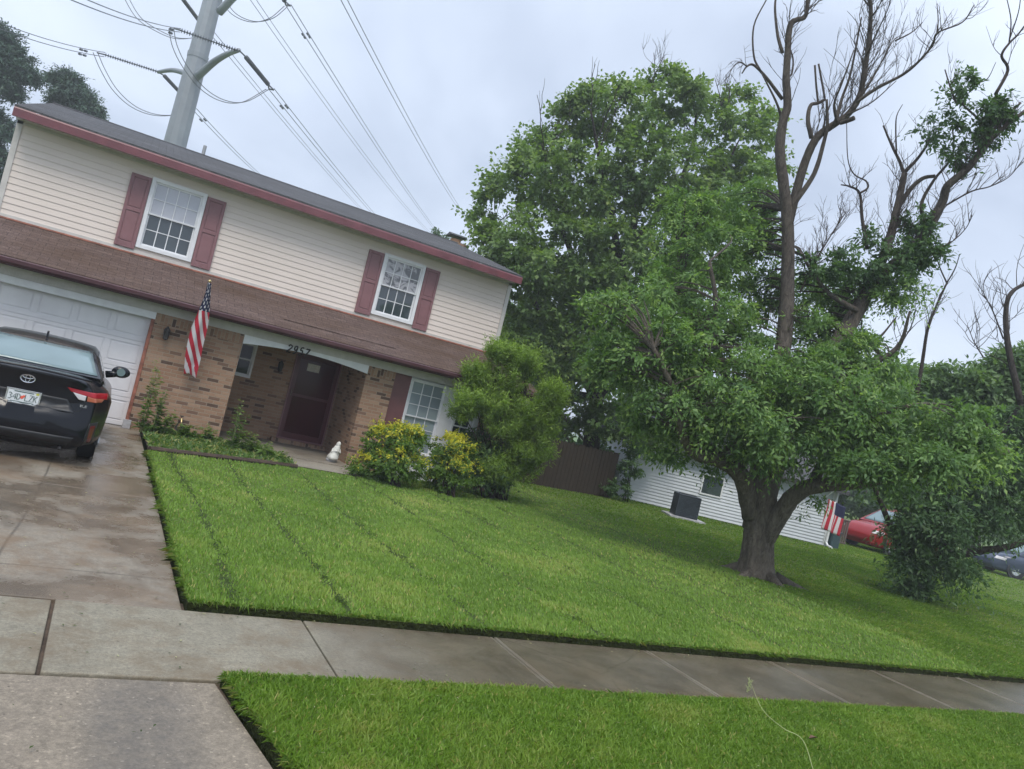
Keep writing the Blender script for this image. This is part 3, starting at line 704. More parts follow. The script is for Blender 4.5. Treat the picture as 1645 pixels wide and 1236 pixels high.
# ---------------------------------------------------------------- cars
def car_profile(kind):
    if kind == 'sedan':
        L, Wd = 4.62, .93
        deck = [(0, 1.06), (.06, 1.095), (.25, 1.10), (.55, 1.08), (1.2, 1.02), (3.2, 1.0), (3.5, .97), (4.2, .84), (4.5, .70), (4.62, .55)]
        roof = [(.42, 1.09), (.80, 1.27), (1.15, 1.39), (1.6, 1.445), (2.2, 1.455), (2.6, 1.42), (3.0, 1.27), (3.5, .99)]
    else:
        L, Wd = 4.7, .95
        deck = [(0, 1.08), (.1, 1.12), (1.2, 1.10), (3.4, 1.08), (3.7, 1.08), (4.4, .98), (4.65, .82), (4.7, .6)]
        roof = [(.05, 1.10), (.25, 1.52), (.45, 1.70), (1.0, 1.76), (2.3, 1.76), (2.8, 1.68), (3.2, 1.42), (3.7, 1.09)]
    return L, Wd, deck, roof
def car_body(kind):
    L, Wd, deck, roof = car_profile(kind)
    ys = np.concatenate([[0, .015, .05, .1, .17, .26, .38], np.linspace(.5, L-.5, 34), [L-.35, L-.2, L-.1, L-.03, L]])
    nth = 56; V = []
    for y in ys:
        zt = interp(y, deck); zb = .17+.01*(1-sstep(0, .5, y))+.05*sstep(L-.5, L, y)
        w = Wd*(1-.20*(1-sstep(0, .75, y+.12))-.30*(sstep(L-.75, L+.1, y)))
        hz = (zt-zb)/2; zc = (zt+zb)/2; sh = 1.0
        for j in range(nth):
            a = 2*math.pi*j/nth; ca, sa = math.cos(a), math.sin(a)
            x = w*np.sign(ca)*abs(ca)**.38; z = zc+hz*np.sign(sa)*abs(sa)**(.40 if sa > 0 else .24)
            # shoulder line: widest at 0.72 m, tucks in above and below
            k = 1-.10*sstep(.80, 1.12, z)-.035*(1-sstep(.22, .5, z))+.012*math.exp(-((z-.80)/.04)**2)
            x *= k
            tail = 1-float(sstep(0, .55, y))
            bz = -.13*float(sstep(.22, .34, z)*(1-sstep(.62, .69, z)))-.10*float(sstep(.94, 1.06, z))-.03*float(sstep(.69, .8, z)*(1-sstep(.9, 1.0, z)))
            nose = float(sstep(L-.5, L, y)); bn = .10*float(sstep(.25, .4, z)*(1-sstep(.6, .75, z)))
            V.append((x, y+bz*tail+bn*nose+.10*tail*(abs(x)/Wd)**3, z))
    n = len(ys); m = nth
    fs = [(i*m+j, (i+1)*m+j, (i+1)*m+(j+1) % m, i*m+(j+1) % m) for i in range(n-1) for j in range(m)]
    # rear and front faces closed by rings shrinking to the middle
    def capring(base, flip):
        nonlocal V, fs
        prev = [base+j for j in range(m)]
        cx_ = np.mean([V[p][0] for p in prev]); cy_ = np.mean([V[p][1] for p in prev]); cz_ = np.mean([V[p][2] for p in prev])
        for s in (.88, .7, .45, .2):
            cur = []
            for j in range(m):
                p = V[base+j]; x = p[0]*s; z = cz_+(p[2]-cz_)*s
                tz = -.13*float(sstep(.22, .34, z)*(1-sstep(.62, .69, z)))-.10*float(sstep(.94, 1.06, z))-.03*float(sstep(.69, .8, z)*(1-sstep(.9, 1.0, z)))
                y0 = (tz+.10*(abs(x)/Wd)**3) if not flip else ys[-1]+.10*float(sstep(.25, .4, z)*(1-sstep(.6, .75, z)))+.03*(1-s)
                V.append((x, y0, z)); cur.append(len(V)-1)
            for j in range(m):
                q = (prev[j], prev[(j+1) % m], cur[(j+1) % m], cur[j]); fs.append(q if not flip else q[::-1])
            prev = cur
        fs.append(tuple(prev) if not flip else tuple(prev[::-1]))
    capring(0, False); capring((n-1)*m, True)
    return L, Wd, V, fs
def greenhouse(kind):
    L, Wd, deck, roof = car_profile(kind)
    y0, y1 = roof[0][0], roof[-1][0]
    ys = np.linspace(y0, y1, 30); V = []; m = 25
    for y in ys:
        zt = interp(y, roof); zb = interp(y, deck)-.06
        wb = Wd*.865; hgt = max(zt-zb, .02); rz = roof[4][1]
        for j in range(m):
            t = -1+2*j/(m-1)           # across
            a = abs(t)
            # side rises from the belt, then the roof curves over
            if a > .62: f = (1-a)/.38; x = wb-(wb-Wd*.66)*f*min(1, hgt/(rz-zb)); z = zb+hgt*.93*f**.85
            else: f = a/.62; xr = wb-(wb-Wd*.66)*min(1, hgt/(rz-zb)); x = xr*f; z = zb+hgt*(.93+.07*(1-f**2.2))
            V.append((math.copysign(x, t), y-.06*(f if a <= .62 else 1)*(0), z))
    fs = [(i*m+j, i*m+j+1, (i+1)*m+j+1, (i+1)*m+j) for i in range(len(ys)-1) for j in range(m-1)]
    return V, fs
def bvh(V, fs): return BVHTree.FromPolygons([Vector(v) for v in V], fs)
def conform(tree, poly, d, off, name, mat, parent, axis='y', nu=14, nv=6, th=.004):
    """poly = four corner points (a,b) of a patch, dropped on the body from outside along axis with direction sign d"""
    (a0, b0), (a1, b1), (a2, b2), (a3, b3) = poly; V = []
    for iv in range(nv+1):
        for iu in range(nu+1):
            u, v = iu/nu, iv/nv
            a = (1-v)*((1-u)*a0+u*a1)+v*((1-u)*a3+u*a2); b = (1-v)*((1-u)*b0+u*b1)+v*((1-u)*b3+u*b2)
            if axis == 'y': o = Vector((a, -3*d if d > 0 else 9, b)); dr_ = Vector((0, 1 if d > 0 else -1, 0))
            elif axis == 'x': o = Vector((3*d, a, b)); dr_ = Vector((-d, 0, 0))
            else: o = Vector((a, b, 4)); dr_ = Vector((0, 0, -1))
            hit, nrm, _, _ = tree.ray_cast(o, dr_)
            if hit is None: hit, nrm, _, _ = tree.find_nearest(o+dr_*2.9 if axis != 'z' else Vector((a, b, 1.2)))
            V.append(hit-dr_*off)
    m = nu+1
    fs = [(i*m+j, i*m+j+1, (i+1)*m+j+1, (i+1)*m+j) for i in range(nv) for j in range(nu)]
    mb = MB().add(V, fs)
    o = mb.build(name, mat, parent, smooth=True)
    so = o.modifiers.new('thick', 'SOLIDIFY'); so.thickness = th; so.offset = 0
    return o
def wheel(parent, x, y, r, s):
    w = MB().lathe([(r*.60, -.10), (r*.93, -.105), (r, -.07), (r, .07), (r*.93, .105), (r*.60, .10)], (x, y, r), (1, 0, 0), 28)
    wo = w.build('wheel', 'rubber', parent, smooth=True)
    rm = MB().lathe([(r*.14, s*.102), (r*.60, s*.108), (r*.62, s*.098), (r*.60, s*.09), (r*.14, s*.07)], (x, y, r), (1, 0, 0), 28)
    for k in range(5):
        a = 2*math.pi*k/5; rm.tube([(x+s*.100, y+.05*math.cos(a), r+.05*math.sin(a)), (x+s*.108, y+.58*r*math.cos(a), r+.58*r*math.sin(a))], [.035, .025], 6)
    rm.build('rim', 'metal_dull' if r < .33 else 'chrome', wo)
def make_car(kind, pm, loc, rz, label, name='parked_car'):
    root = empty(name, loc, label, 'car', local=True); root.rotation_euler = (0, 0, rz)
    L, Wd, V, fs = car_body(kind); gV, gf = greenhouse(kind)
    MB().add(V, fs).build('body', pm, root, smooth=True)
    MB().add(gV, gf).build('roof', pm, root, smooth=True)
    tb, tg = bvh(V, fs), bvh(gV, gf)
    _, _, deck, roof = car_profile(kind)
    wr = .32 if kind == 'sedan' else .36
    for y in (.95, L-.92):
        for s in (-1, 1):
            mb = MB(); n = 20
            # dark wheel arch lip
            arc = [(s*(Wd*.935), y+(wr+.055)*math.cos(t), wr+(wr+.055)*math.sin(t)) for t in np.linspace(-.25, math.pi+.25, n)]
            mb.tube(arc, .03, 6)
            dk = [(s*(Wd*.955), y+(wr+.05)*math.cos(t), wr+(wr+.05)*math.sin(t)) for t in np.linspace(0, 2*math.pi, 24, endpoint=False)]  # flat dark disc stands in for the shaded hollow of the arch
            mb.add(dk, [tuple(range(24))]); mb.build('wheel_arch', 'black_plastic', root)
            wheel(root, s*(Wd-.145), y, wr, s)
    return root, tb, tg, L, Wd, deck, roof
# the black sedan on the drive
CARX, CARY = -.715, 10.83
car, tb, tg, L, Wd, deck, roof = make_car('sedan', 'paint_black', (CARX, CARY, 0), 0, 'wet black sedan parked nose-in on the driveway before the white garage door')
# windows
conform(tg, [(-.70, 1.115), (.70, 1.115), (.565, 1.375), (-.565, 1.375)], 1, .012, 'rear_window', 'glass_car', car, nu=20, nv=8)
for s in (-1, 1):
    conform(tg, [(.98, 1.12), (1.93, 1.11), (1.93, 1.375), (1.30, 1.34)], s, .006, 'side_window', 'glass_dark', car, 'x')
    conform(tg, [(1.98, 1.11), (3.0, 1.10), (2.62, 1.34), (1.98, 1.375)], s, .006, 'side_window', 'glass_dark', car, 'x')
    # head rests seen through the rear glass are modelled on the shelf inside; mirrors
    mi = MB().lathe([(.01, -.035), (.06, -.03), (.085, 0), (.075, .045), (.03, .07)], (s*1.03, 2.72, 1.10), (0, 1, 0), 20)
    mi.v = [(CX_[0]*1 if False else (s*1.0+(CX_[0]-s*1.03)*1.55), CX_[1], 1.10+(CX_[2]-1.10)*1.05) for CX_ in mi.v]
    mi.tube([(s*.80, 2.74, 1.02), (s*.90, 2.73, 1.05), (s*.97, 2.73, 1.08)], .055, 8)
    mo = mi.build('wing_mirror', 'paint_black', car, smooth=True)
    MB().lathe([(.060, -.038), (.060, -.036)], (s*1.0, 2.705, 1.10), (0, 1, 0), 20).build('mirror_glass', 'glass_car', mo)
    # tail lamp: red band over clear and amber lenses
    a = [(.37, .955), (.66, .945), (.66, .885), (.44, .895)]
    q = lambda pts: [(s*p[0], p[1]) for p in pts]
    tl = conform(tb, q([(.42, .945), (.885, .920), (.875, .845), (.47, .90)]), 1, .010, 'tail_lamp', 'lamp_red', car, th=.012, nu=20)
    conform(tb, q([(.49, .897), (.64, .878), (.64, .815), (.57, .82)]), 1, .011, 'reverse_lamp', 'lamp_clear', tl, th=.012)
    conform(tb, q([(.655, .876), (.84, .85), (.82, .815), (.66, .815)]), 1, .011, 'turn_lamp', 'lamp_amber', tl, th=.012)
    conform(tb, q([(.765, .52), (.815, .52), (.80, .30), (.765, .30)]), 1, .008, 'reflector', 'reflector_red', car, th=.01)
    conform(tb, q([(.745, .56), (.84, .56), (.82, .255), (.72, .255)]), 1, .003, 'bumper_recess', 'black_plastic', car, th=.004)
conform(tb, [(-.62, .36), (.62, .36), (.56, .235), (-.56, .235)], 1, .006, 'rear_diffuser', 'black_plastic', car, nu=24, th=.01)
conform(tb, [(-.45, .80), (.45, .80), (.56, .655), (-.56, .655)], 1, .003, 'plate_recess', 'black_plastic', car, nu=24, th=.004)
MB().tube([(.50, .12, .205), (.50, -.05, .20)], [.022, .022], 14).build('exhaust', 'black_metal', car, smooth=True)
MB().tube(catmull([(-.66, -.10, 1.075), (0, -.125, 1.098), (.66, -.10, 1.075)], 8), [.012]*17, 8).build('boot_lip', 'paint_black', car, smooth=True)
# shut lines of the boot lid
for s in (-1, 1):
    ln = []
    for x, z in ((.70, 1.03), (.645, .95), (.645, .86), (.64, .78), (.60, .68), (.3, .672), (0, .67)):
        h = tb.ray_cast(Vector((s*x, -3, z)), Vector((0, 1, 0)))[0]; ln.append((h.x, h.y-.001, h.z))
    MB().tube(ln, .0045, 5).build('boot_shut_line', 'rubber', car)
fin = MB().extr([(1.28, 1.43), (1.50, 1.45), (1.34, 1.52), (1.30, 1.51)], -.012, .012, 0)
fin.build('antenna_fin', 'paint_black', car)
# emblem: three crossed ovals
em = MB()
hy = tb.ray_cast(Vector((0, -3, .955)), Vector((0, 1, 0)))[0].y-.012
def oval(a, b, cz, r): em.tube([(a*math.cos(t), hy-.002*(b/a), cz+b*math.sin(t)) for t in np.linspace(0, 2*math.pi, 33)], r, 6, caps=False)
oval(.074, .047, .955, .0075); oval(.024, .043, .955, .005); oval(.056, .018, .975, .005)
em.build('emblem', 'chrome', car)
em2 = MB().box(.60, .615, -.0, .004, .735, .765).box(.62, .628, 0, .004, .735, .765).box(.628, .645, 0, .004, .735, .741).box(.65, .658, 0, .004, .735, .765).box(.658, .675, 0, .004, .735, .741).box(.658, .672, 0, .004, .747, .753).box(.658, .675, 0, .004, .759, .765)
hy2 = tb.ray_cast(Vector((.64, -3, .75)), Vector((0, 1, 0)))[0].y-.008
em2.v = [(a, b+hy2, c_) for a, b, c_ in em2.v]; em2.build('trim_badge', 'chrome', car)
# licence plate in its bright frame
hp = tb.ray_cast(Vector((0, -3, .73)), Vector((0, 1, 0)))[0].y-.03
pl = MB().box(-.165, .165, hp, hp+.008, .650, .805).build('licence_plate', 'plate_white', car)
fr = MB().box(-.18, -.163, hp-.006, hp+.01, .64, .815).box(.163, .18, hp-.006, hp+.01, .64, .815).box(-.163, .163, hp-.006, hp+.01, .64, .655).box(-.163, .163, hp-.006, hp+.01, .802, .815)
fr.build('plate_frame', 'chrome', pl, bevel=.003)
PG = {'3': [(0, .9), (.3, 1), (.6, .8), (.3, .55), (.6, .3), (.3, 0), (0, .1)], '4': [(.5, 0), (.5, 1), (0, .35), (.65, .35)], 'D': [(0, 0), (0, 1), (.4, .9), (.6, .5), (.4, .1), (0, 0)],
      'L': [(0, 1), (0, 0), (.6, 0)], 'Z': [(0, 1), (.6, 1), (0, 0), (.6, 0)], 'K': [(0, 0), (0, 1), (0, .45), (.6, 1), (.15, .55), (.6, 0)]}
pt = MB()
for k, (chx, xo) in enumerate((('3', -.148), ('4', -.104), ('D', -.060), ('L', .022), ('Z', .066), ('K', .110))):
    pt.tube([(xo+a*.055, hp-.002, .688+b*.072) for a, b in PG[chx]], .0042, 5)
pt.box(-.10, .10, hp-.002, hp, .780, .790).box(-.12, .12, hp-.002, hp, .662, .670)
pt.build('plate_lettering', 'plate_text', pl)
MB().lathe([(.019, 0), (.019, .003)], (-.012, hp-.003, .722), (0, 1, 0), 12).lathe([(.014, 0), (.014, .003)], (.006, hp-.0035, .738), (0, 1, 0), 12).build('plate_fruit_mark', 'plate_orange', pl)
MB().box(.125, .155, hp-.003, hp, .775, .798).build('plate_sticker', 'plate_yellow', pl)

# cars far off to the right
def far_car(kind, pm, loc, rz, label):
    root, tb, tg, L, Wd, deck, roof = make_car(kind, pm, loc, rz, label)
    top_ = roof[4][1]
    for s in (-1, 1):
        conform(tg, [(.75, 1.13), (1.9, 1.13), (1.9, top_-.12), (.95, top_-.14)], s, .008, 'side_window', 'glass_dark', root, 'x')
        conform(tg, [(1.97, 1.13), (3.15, 1.13), (2.7, top_-.16), (1.97, top_-.12)], s, .008, 'side_window', 'glass_dark', root, 'x')
        conform(tb, [(s*.62, .82), (s*.86, .80), (s*.84, .68), (s*.62, .70)], -1, .02, 'headlight', 'lamp_clear', root, 'y', th=.02)
        conform(tb, [(s*.60, .95), (s*.86, .94), (s*.84, .78), (s*.62, .80)], 1, .01, 'tail_lamp', 'lamp_red', root, 'y', th=.01)
    conform(tg, [(-.66, 1.14), (.66, 1.14), (.54, top_-.12), (-.54, top_-.12)], -1, .015, 'windscreen', 'glass_car', root, 'y')
    conform(tg, [(-.66, 1.14), (.66, 1.14), (.54, top_-.12), (-.54, top_-.12)], 1, .015, 'rear_window', 'glass_car', root, 'y')
    return root
p = onz(1455, 897); far_car('suv', 'paint_red', (float(p[0])+1.5, float(p[1]), .05), R(90), 'red car parked beyond the white neighbour house, mostly hidden by leaves')
p = onz(1618, 930); far_car('suv', 'paint_blue', (float(p[0])+4.6, float(p[1])-.6, .05), R(66), 'dusty blue car with pale wheels parked at far right beyond the lawn')

# ---------------------------------------------------------------- flags
def flag_cloth(name, base, du, dv, nu, nv, colour, parent, wave):
    """colour(u,v)->0 red 1 white 2 navy; base + du*u + dv*v with folds from wave(u,v)"""
    V = []
    for i in range(nv+1):
        for j in range(nu+1):
            u, v = j/nu, i/nv; V.append(np.array(base)+np.array(du)*u+np.array(dv)*v+wave(u, v))
    m = nu+1; mb = MB()
    mb.v = [tuple(map(float, q)) for q in V]
    for i in range(nv):
        for j in range(nu):
            mb.f.append((i*m+j, i*m+j+1, (i+1)*m+j+1, (i+1)*m+j)); mb.mi.append(colour((j+.5)/nu, (i+.5)/nv))
    o = mb.build(name, ['flag_red', 'flag_white', 'flag_navy'], parent, smooth=True)
    s = o.modifiers.new('thick', 'SOLIDIFY'); s.thickness = .003
    return o
tip = at(337, 452, 14.0); foot = np.array([1.47, YF-.02, 1.72])
fl = empty('flag_on_pole', foot, 'stars and stripes hanging furled from a slanted pole on the brick pier', 'flag')
MB().tube([foot, tip], .013, 8).build('flagpole', 'white_paint', fl)
MB().lathe([(.005, -.03), (.026, -.015), (.032, 0), (.026, .015), (.005, .03)], tip, sides=12).build('finial', 'brass', fl)
MB().box(1.43, 1.51, YF-.03, YF, 1.66, 1.80).tube([foot+np.array([0, .0, -.02]), foot+(tip-foot)*.08], .02, 8).build('pole_bracket', 'metal_dull', fl)
p0 = foot+(tip-foot)*.97
p1 = at(305, 600, 14.55)
ax = p1-p0
def wv(u, v):
    k = min(1, .30+v*1.3); fold = math.sin(u*9+v*2.2)*.035*k
    wd = (.07+.20*float(sstep(0, .55, v))-.05*float(sstep(.8, 1, v)))
    return np.array([(u-.5)*wd+.015*math.sin(v*7), fold-.02, (-.10*abs(u-.35) if v > .9 else 0)])
def fcol(u, v):
    if v < .30: return 1 if (math.sin(v*75+u*3)*math.sin(u*17) > .45) else 2
    return 0 if ((u*1.9+(1-v)*3.0*1.6+.15) % 1.0) < .52 else 1
flag_cloth('cloth', p0, (0, 0, 0), ax, 36, 90, fcol, fl, wv)
# neighbour's flag
q0 = at(1330, 800, 24.2)
nf = empty('flag_on_pole', at(1322, 838, 25), 'stars and stripes hanging flat at the end of the white neighbour house', 'flag')
rt = np.array([_r0[0], _r0[1], 0])
MB().tube([at(1324, 832, 25), at(1326, 800, 23.7), at(1345, 785, 23.3)], .016, 6).build('flagpole', 'white_paint', nf)
def ncol(u, v):
    if v < .40 and u > .42: return 2
    return 0 if int(u*9) % 2 == 0 else 1
flag_cloth('cloth', at(1331, 802, 24), rt*.56, np.array([0, 0, -.92])-rt*.02, 36, 20, ncol, nf, lambda u, v: np.array([.02*math.sin(v*5), .05*math.sin(u*11)*(.3+v), -.12*u]))

# ---------------------------------------------------------------- neighbour house, ac unit, fence
NL, NR = onz(1000, 803), onz(1324, 880); nd = (NR-NL)/np.linalg.norm(NR-NL); nn = np.array([nd[1], -nd[0], 0]);
if nn@_f > 0: nn = -nn                     # outward normal, towards the camera
nn = nn/np.linalg.norm(nn); NLn = np.linalg.norm(NR-NL)
NB = empty('neighbour_house', (NL+NR)/2-nn*4, 'low white sided neighbour house behind the big tree trunk', 'house')
def nbp(s, o, z): q = NL+nd*s+nn*o; return (q[0], q[1], z)
HZ = 2.05
w_ = MB(); z = .08
while z < HZ:
    zt = min(z+.105, HZ)
    w_.add([nbp(-.0, .030, z), nbp(NLn, .030, z), nbp(NLn, .002, zt), nbp(0, .002, zt)], [(0, 1, 2, 3)])
    w_.add([nbp(0, .0, z), nbp(NLn, .0, z), nbp(NLn, .030, z), nbp(0, .030, z)], [(0, 1, 2, 3)]); z = zt
w_.build('wall', 'siding_white', NB)
k_ = MB(); k_.add([nbp(0, 0, -.15), nbp(NLn, 0, -.15), nbp(NLn, -8, -.15), nbp(0, -8, -.15), nbp(0, 0, HZ), nbp(NLn, 0, HZ), nbp(NLn, -8, HZ), nbp(0, -8, HZ)], [(0,3,2,1),(4,5,6,7),(0,1,5,4),(1,2,6,5),(2,3,7,6),(3,0,4,7)])
k_.build('wall_core', 'siding_white', NB)
r_ = MB(); r_.add([nbp(-.3, .35, HZ-.02), nbp(NLn+.3, .35, HZ-.02), nbp(NLn+.3, -4, HZ+1.1), nbp(-.3, -4, HZ+1.1), nbp(-.3, -8.3, HZ-.02), nbp(NLn+.3, -8.3, HZ-.02), nbp(-.3, .35, HZ-.14), nbp(NLn+.3, .35, HZ-.14)], [(0, 1, 2, 3), (3, 2, 5, 4), (6, 7, 1, 0), (0, 3, 4), (1, 5, 2)])
r_.build('roof', 'shingle_grey', NB)
def sat(px, py):
    """distance along the neighbour wall of a photo pixel"""
    d = at(px, py, 1.0)-EYE; t = ((NL-EYE)@nn)/(d@nn); q = EYE+d*t; return (q-NL)@nd, q[2]
s0, zz0 = sat(1128, 780); s1, zz1 = sat(1154, 806)
wf = MB()
def nbox(mb, a, b, o0, o1, z0, z1):
    mb.add([nbp(a, o0, z0), nbp(b, o0, z0), nbp(b, o1, z0), nbp(a, o1, z0), nbp(a, o0, z1), nbp(b, o0, z1), nbp(b, o1, z1), nbp(a, o1, z1)], [(0,3,2,1),(4,5,6,7),(0,1,5,4),(1,2,6,5),(2,3,7,6),(3,0,4,7)]); return mb
zt_, zb_ = 1.45, .85
nbox(nbox(nbox(nbox(wf, s0-.05, s0, -.02, .055, zb_, zt_), s1, s1+.05, -.02, .055, zb_, zt_), s0-.05, s1+.05, -.02, .055, zb_-.05, zb_), s0-.05, s1+.05, -.02, .055, zt_, zt_+.05)
wo = wf.build('window', 'white_paint', NB); nbox(MB(), s0, s1, .032, .040, zb_, zt_).build('pane', 'glass_dark', wo)
nbox(MB(), NLn-.09, NLn+.02, -.03, .045, .0, HZ).build('corner_board', 'white_paint', NB)
MB().tube([nbp(NLn+.02, .08, HZ-.05), nbp(NLn-.02, .09, .20), nbp(NLn+.02, .16, .10), nbp(NLn+.06, .40, .07)], .045, 8).build('downspout', 'white_paint', NB)
# ac unit
A0, A1 = onz(1072, 826), onz(1110, 838); ac_c = (A0+A1)/2-_f*.45; ac_c[2] = .05
ac = empty('air_conditioner', ac_c, 'dark louvred air conditioning unit on a slab against the white wall', 'air conditioner', local=True)
ac.rotation_euler = (0, 0, math.atan2(nd[1], nd[0]))
hw = .34
MB().box(-.55, .55, -.55, .55, -.05, .05).build('pad', 'concrete_block', ac)
cs = MB().box(-hw+.012, hw-.012, -hw+.012, hw-.012, .06, .69)
for s in range(12): cs.box(-hw, hw, -hw, hw, .085+s*.049, .105+s*.049)
for a in (-hw, hw-.03):
    for b in (-hw, hw-.03): cs.box(a-.004, a+.034, b-.004, b+.034, .055, .70)
cs.build('housing', 'ac_dark', ac)
MB().box(-hw-.006, hw+.006, -hw-.006, hw+.006, .695, .725).build('top_cover', 'ac_dark', ac, bevel=.01)
fg = MB()
for r in (.08, .14, .20, .27): fg.tube([(r*math.cos(t), r*math.sin(t), .735) for t in np.linspace(0, 2*math.pi, 25)], .006, 5, caps=False)
for t in np.linspace(0, 2*math.pi, 12, endpoint=False): fg.tube([(.04*math.cos(t), .04*math.sin(t), .735), (0.29*math.cos(t), 0.29*math.sin(t), .735)], .004, 4)
fg.build('fan_guard', 'black_metal', ac)
# wooden fence
f0, f1 = onz(800, 771), onz(978, 803)
fe = empty('wooden_fence', (f0+f1)/2, 'dark weathered board fence between the brick house and the white neighbour house', 'fence')
fd = (f1-f0); fl_ = np.linalg.norm(fd); fd = fd/fl_; fnn = np.array([-fd[1], fd[0], 0]); r2 = random.Random(4)
bd = MB(); s = -2.2
while s < fl_-.02:
    wd = .138; h = 1.50+r2.uniform(-.02, .02); o_ = r2.uniform(-.006, .006); a = f0+fd*s+fnn*o_; b = f0+fd*(s+wd)+fnn*o_
    pr = [(a, 0), (b, 0), (b, h-.04), ((a*.75+b*.25), h), ((a*.25+b*.75), h), (a, h-.04)]
    ff = [(b[0], b[1], z) for b, z in ((a, -.1), (b, -.1), (b, h-.05), (a*.3+b*.7, h), (a*.7+b*.3, h), (a, h-.05))]
    bb = [(x+fnn[0]*.02, y+fnn[1]*.02, z) for x, y, z in ff]
    bd.add(ff+bb, [tuple(range(6))[::-1], tuple(range(6, 12))]+[(i, (i+1) % 6, 6+(i+1) % 6, 6+i) for i in range(6)]); s += wd+.006+r2.uniform(0, .006)
bd.build('fence_boards', 'fence_wood', fe)
for zr in (.35, 1.25):
    a = f0-fd*2.2+fnn*.03; b = f1+fnn*.03; MB().add([(a[0], a[1], zr), (b[0], b[1], zr), (b[0]+fnn[0]*.04, b[1]+fnn[1]*.04, zr), (a[0]+fnn[0]*.04, a[1]+fnn[1]*.04, zr), (a[0], a[1], zr+.09), (b[0], b[1], zr+.09), (b[0]+fnn[0]*.04, b[1]+fnn[1]*.04, zr+.09), (a[0]+fnn[0]*.04, a[1]+fnn[1]*.04, zr+.09)], [(0,3,2,1),(4,5,6,7),(0,1,5,4),(1,2,6,5),(2,3,7,6),(3,0,4,7)]).build('rail', 'fence_wood', fe)
for k in range(4):
    a = f0+fd*(k*fl_/3-.05)+fnn*.12; MB().box(a[0]-.05, a[0]+.05, a[1]-.05, a[1]+.05, -.1, 1.5).build('post', 'fence_wood', fe)
# porch side panel and bin at the neighbour's corner
c_ = onz(1352, 880)
b_ = empty('porch_railing', c_+_f*1.2, 'brown slatted railing beside the flag at the neighbour house', 'railing')
pb = MB(); cc = c_+_f*1.2
for k in range(14):
    q = cc+rt*(-.5+k*.085); pb.box(q[0]-.03, q[0]+.03, q[1]-.02, q[1]+.02, 0, .95)
pb.build('slats', 'porch_brown', b_)
pb = MB(); q = cc-rt*.56; q2 = cc+rt*.66; pb.tube([(q[0], q[1], .97), (q2[0], q2[1], .97)], .04, 6).tube([(q[0], q[1], .1), (q2[0], q2[1], .1)], .03, 6); pb.build('rail', 'porch_brown', b_)
q = onz(1338, 884)+_f*.3
bn = empty('rubbish_bin', q, 'dark teal bin at the foot of the downspout of the white neighbour house', 'bin')
MB().extr([(q[0]-.20, q[1]-.20), (q[0]+.20, q[1]-.20), (q[0]+.20, q[1]+.20), (q[0]-.20, q[1]+.20)], 0, .58, 2).build('body', 'teal_bin', bn, bevel=.03)
MB().box(q[0]-.23, q[0]+.23, q[1]-.23, q[1]+.23, .585, .63).build('lid', 'teal_bin', bn, bevel=.015)

# ---------------------------------------------------------------- steel transmission pole and wires
D = 52.0
pb_ = at(268, 320, D)
PX, PY = at(300, 160, D)[:2]
base = np.array([PX, PY, 0.0])
pole = empty('transmission_pole', base, 'tall tapered grey steel transmission pole rising behind the roof', 'pole')
def width_at(py0): return 0
zt_ = 34.0; r_lo, r_hi = .90, .45
mbp = MB(); hs = np.linspace(0, zt_, 18); vs = []; sd = 12
for h in hs:
    r = r_lo+(r_hi-r_lo)*h/zt_
    for j in range(sd): a = 2*math.pi*j/sd; vs.append((PX+r*math.cos(a), PY+r*math.sin(a), h))
mbp.add(vs, [(i*sd+j, i*sd+(j+1) % sd, (i+1)*sd+(j+1) % sd, (i+1)*sd+j) for i in range(17) for j in range(sd)]+[tuple(range(17*sd, 18*sd))])
mbp.build('shaft', 'galvanised', pole)
for h in (20.55, 12.0, 29.5):
    r = r_lo+(r_hi-r_lo)*h/zt_; MB().lathe([(r+.035, -.35), (r+.05, 0), (r+.005, .02)], (PX, PY, h), sides=12).build('joint_sleeve', 'galvanised', pole)
def insul(a, b, nd_, rr, name='insulator'):
    a, b = np.array(a), np.array(b); L_ = np.linalg.norm(b-a); d = (b-a)/L_; prof = [(.03, 0)]
    for i in range(nd_):
        h = L_*(i+.5)/nd_; q = L_/nd_*.28
        prof += [(.035, h-q), (rr, h-q*.3), (rr*.9, h+q*.2), (.035, h+q)]
    prof.append((.03, L_)); MB().lathe(prof, a, tuple(d), 10).build(name, 'insulator', pole)
def arm(px, d0, d1, r0, r1):
    p = catmull([at(x, y, d0+(d1-d0)*i/(len(px)-1)) for i, (x, y) in enumerate(px)], 5)
    MB().tube(p, np.linspace(r0, r1, len(p)), 10).build('arm', 'galvanised', pole, smooth=True)
arm([(316, 124), (345, 99), (368, 86), (384, 81)], D-.6, D-3.5, .27, .13)
arm([(302, 120), (292, 116), (275, 113), (254, 116)], D, D+2.5, .22, .12)
arm([(352, 20), (385, -12), (425, -30), (447, -34)], D-.6, D-3.5, .27, .13)
da = D-3.5
insul(at(383, 82, da), at(290, 49, da-1.2), 22, .15)
insul(at(395, 92, da+.3), at(431, 136, da+4), 24, .155)
insul(at(252, 115, D+2.5), at(168, 88, D+1), 22, .14)
insul(at(264, 122, D+2.6), at(292, 152, D+5.5), 20, .14)
insul(at(293, -2, D+3), at(320, 34, D+6), 20, .15)
insul(at(447, -30, da+.3), at(457, 2, da+3), 16, .16)
def link(pts):
    mb = MB()
    for a_, b_ in zip(pts[:-1], pts[1:]): mb.tube([a_, b_], .05, 5)
    mb.build('yoke_link', 'wire', pole)
def yoke(x, y, d, ex, ey):
    c_ = at(x, y, d); e1 = at(ex, ey, d+.3)+_r0*.17; e2 = at(ex, ey, d+.3)-_r0*.17; link([e1, c_, e2, e1])
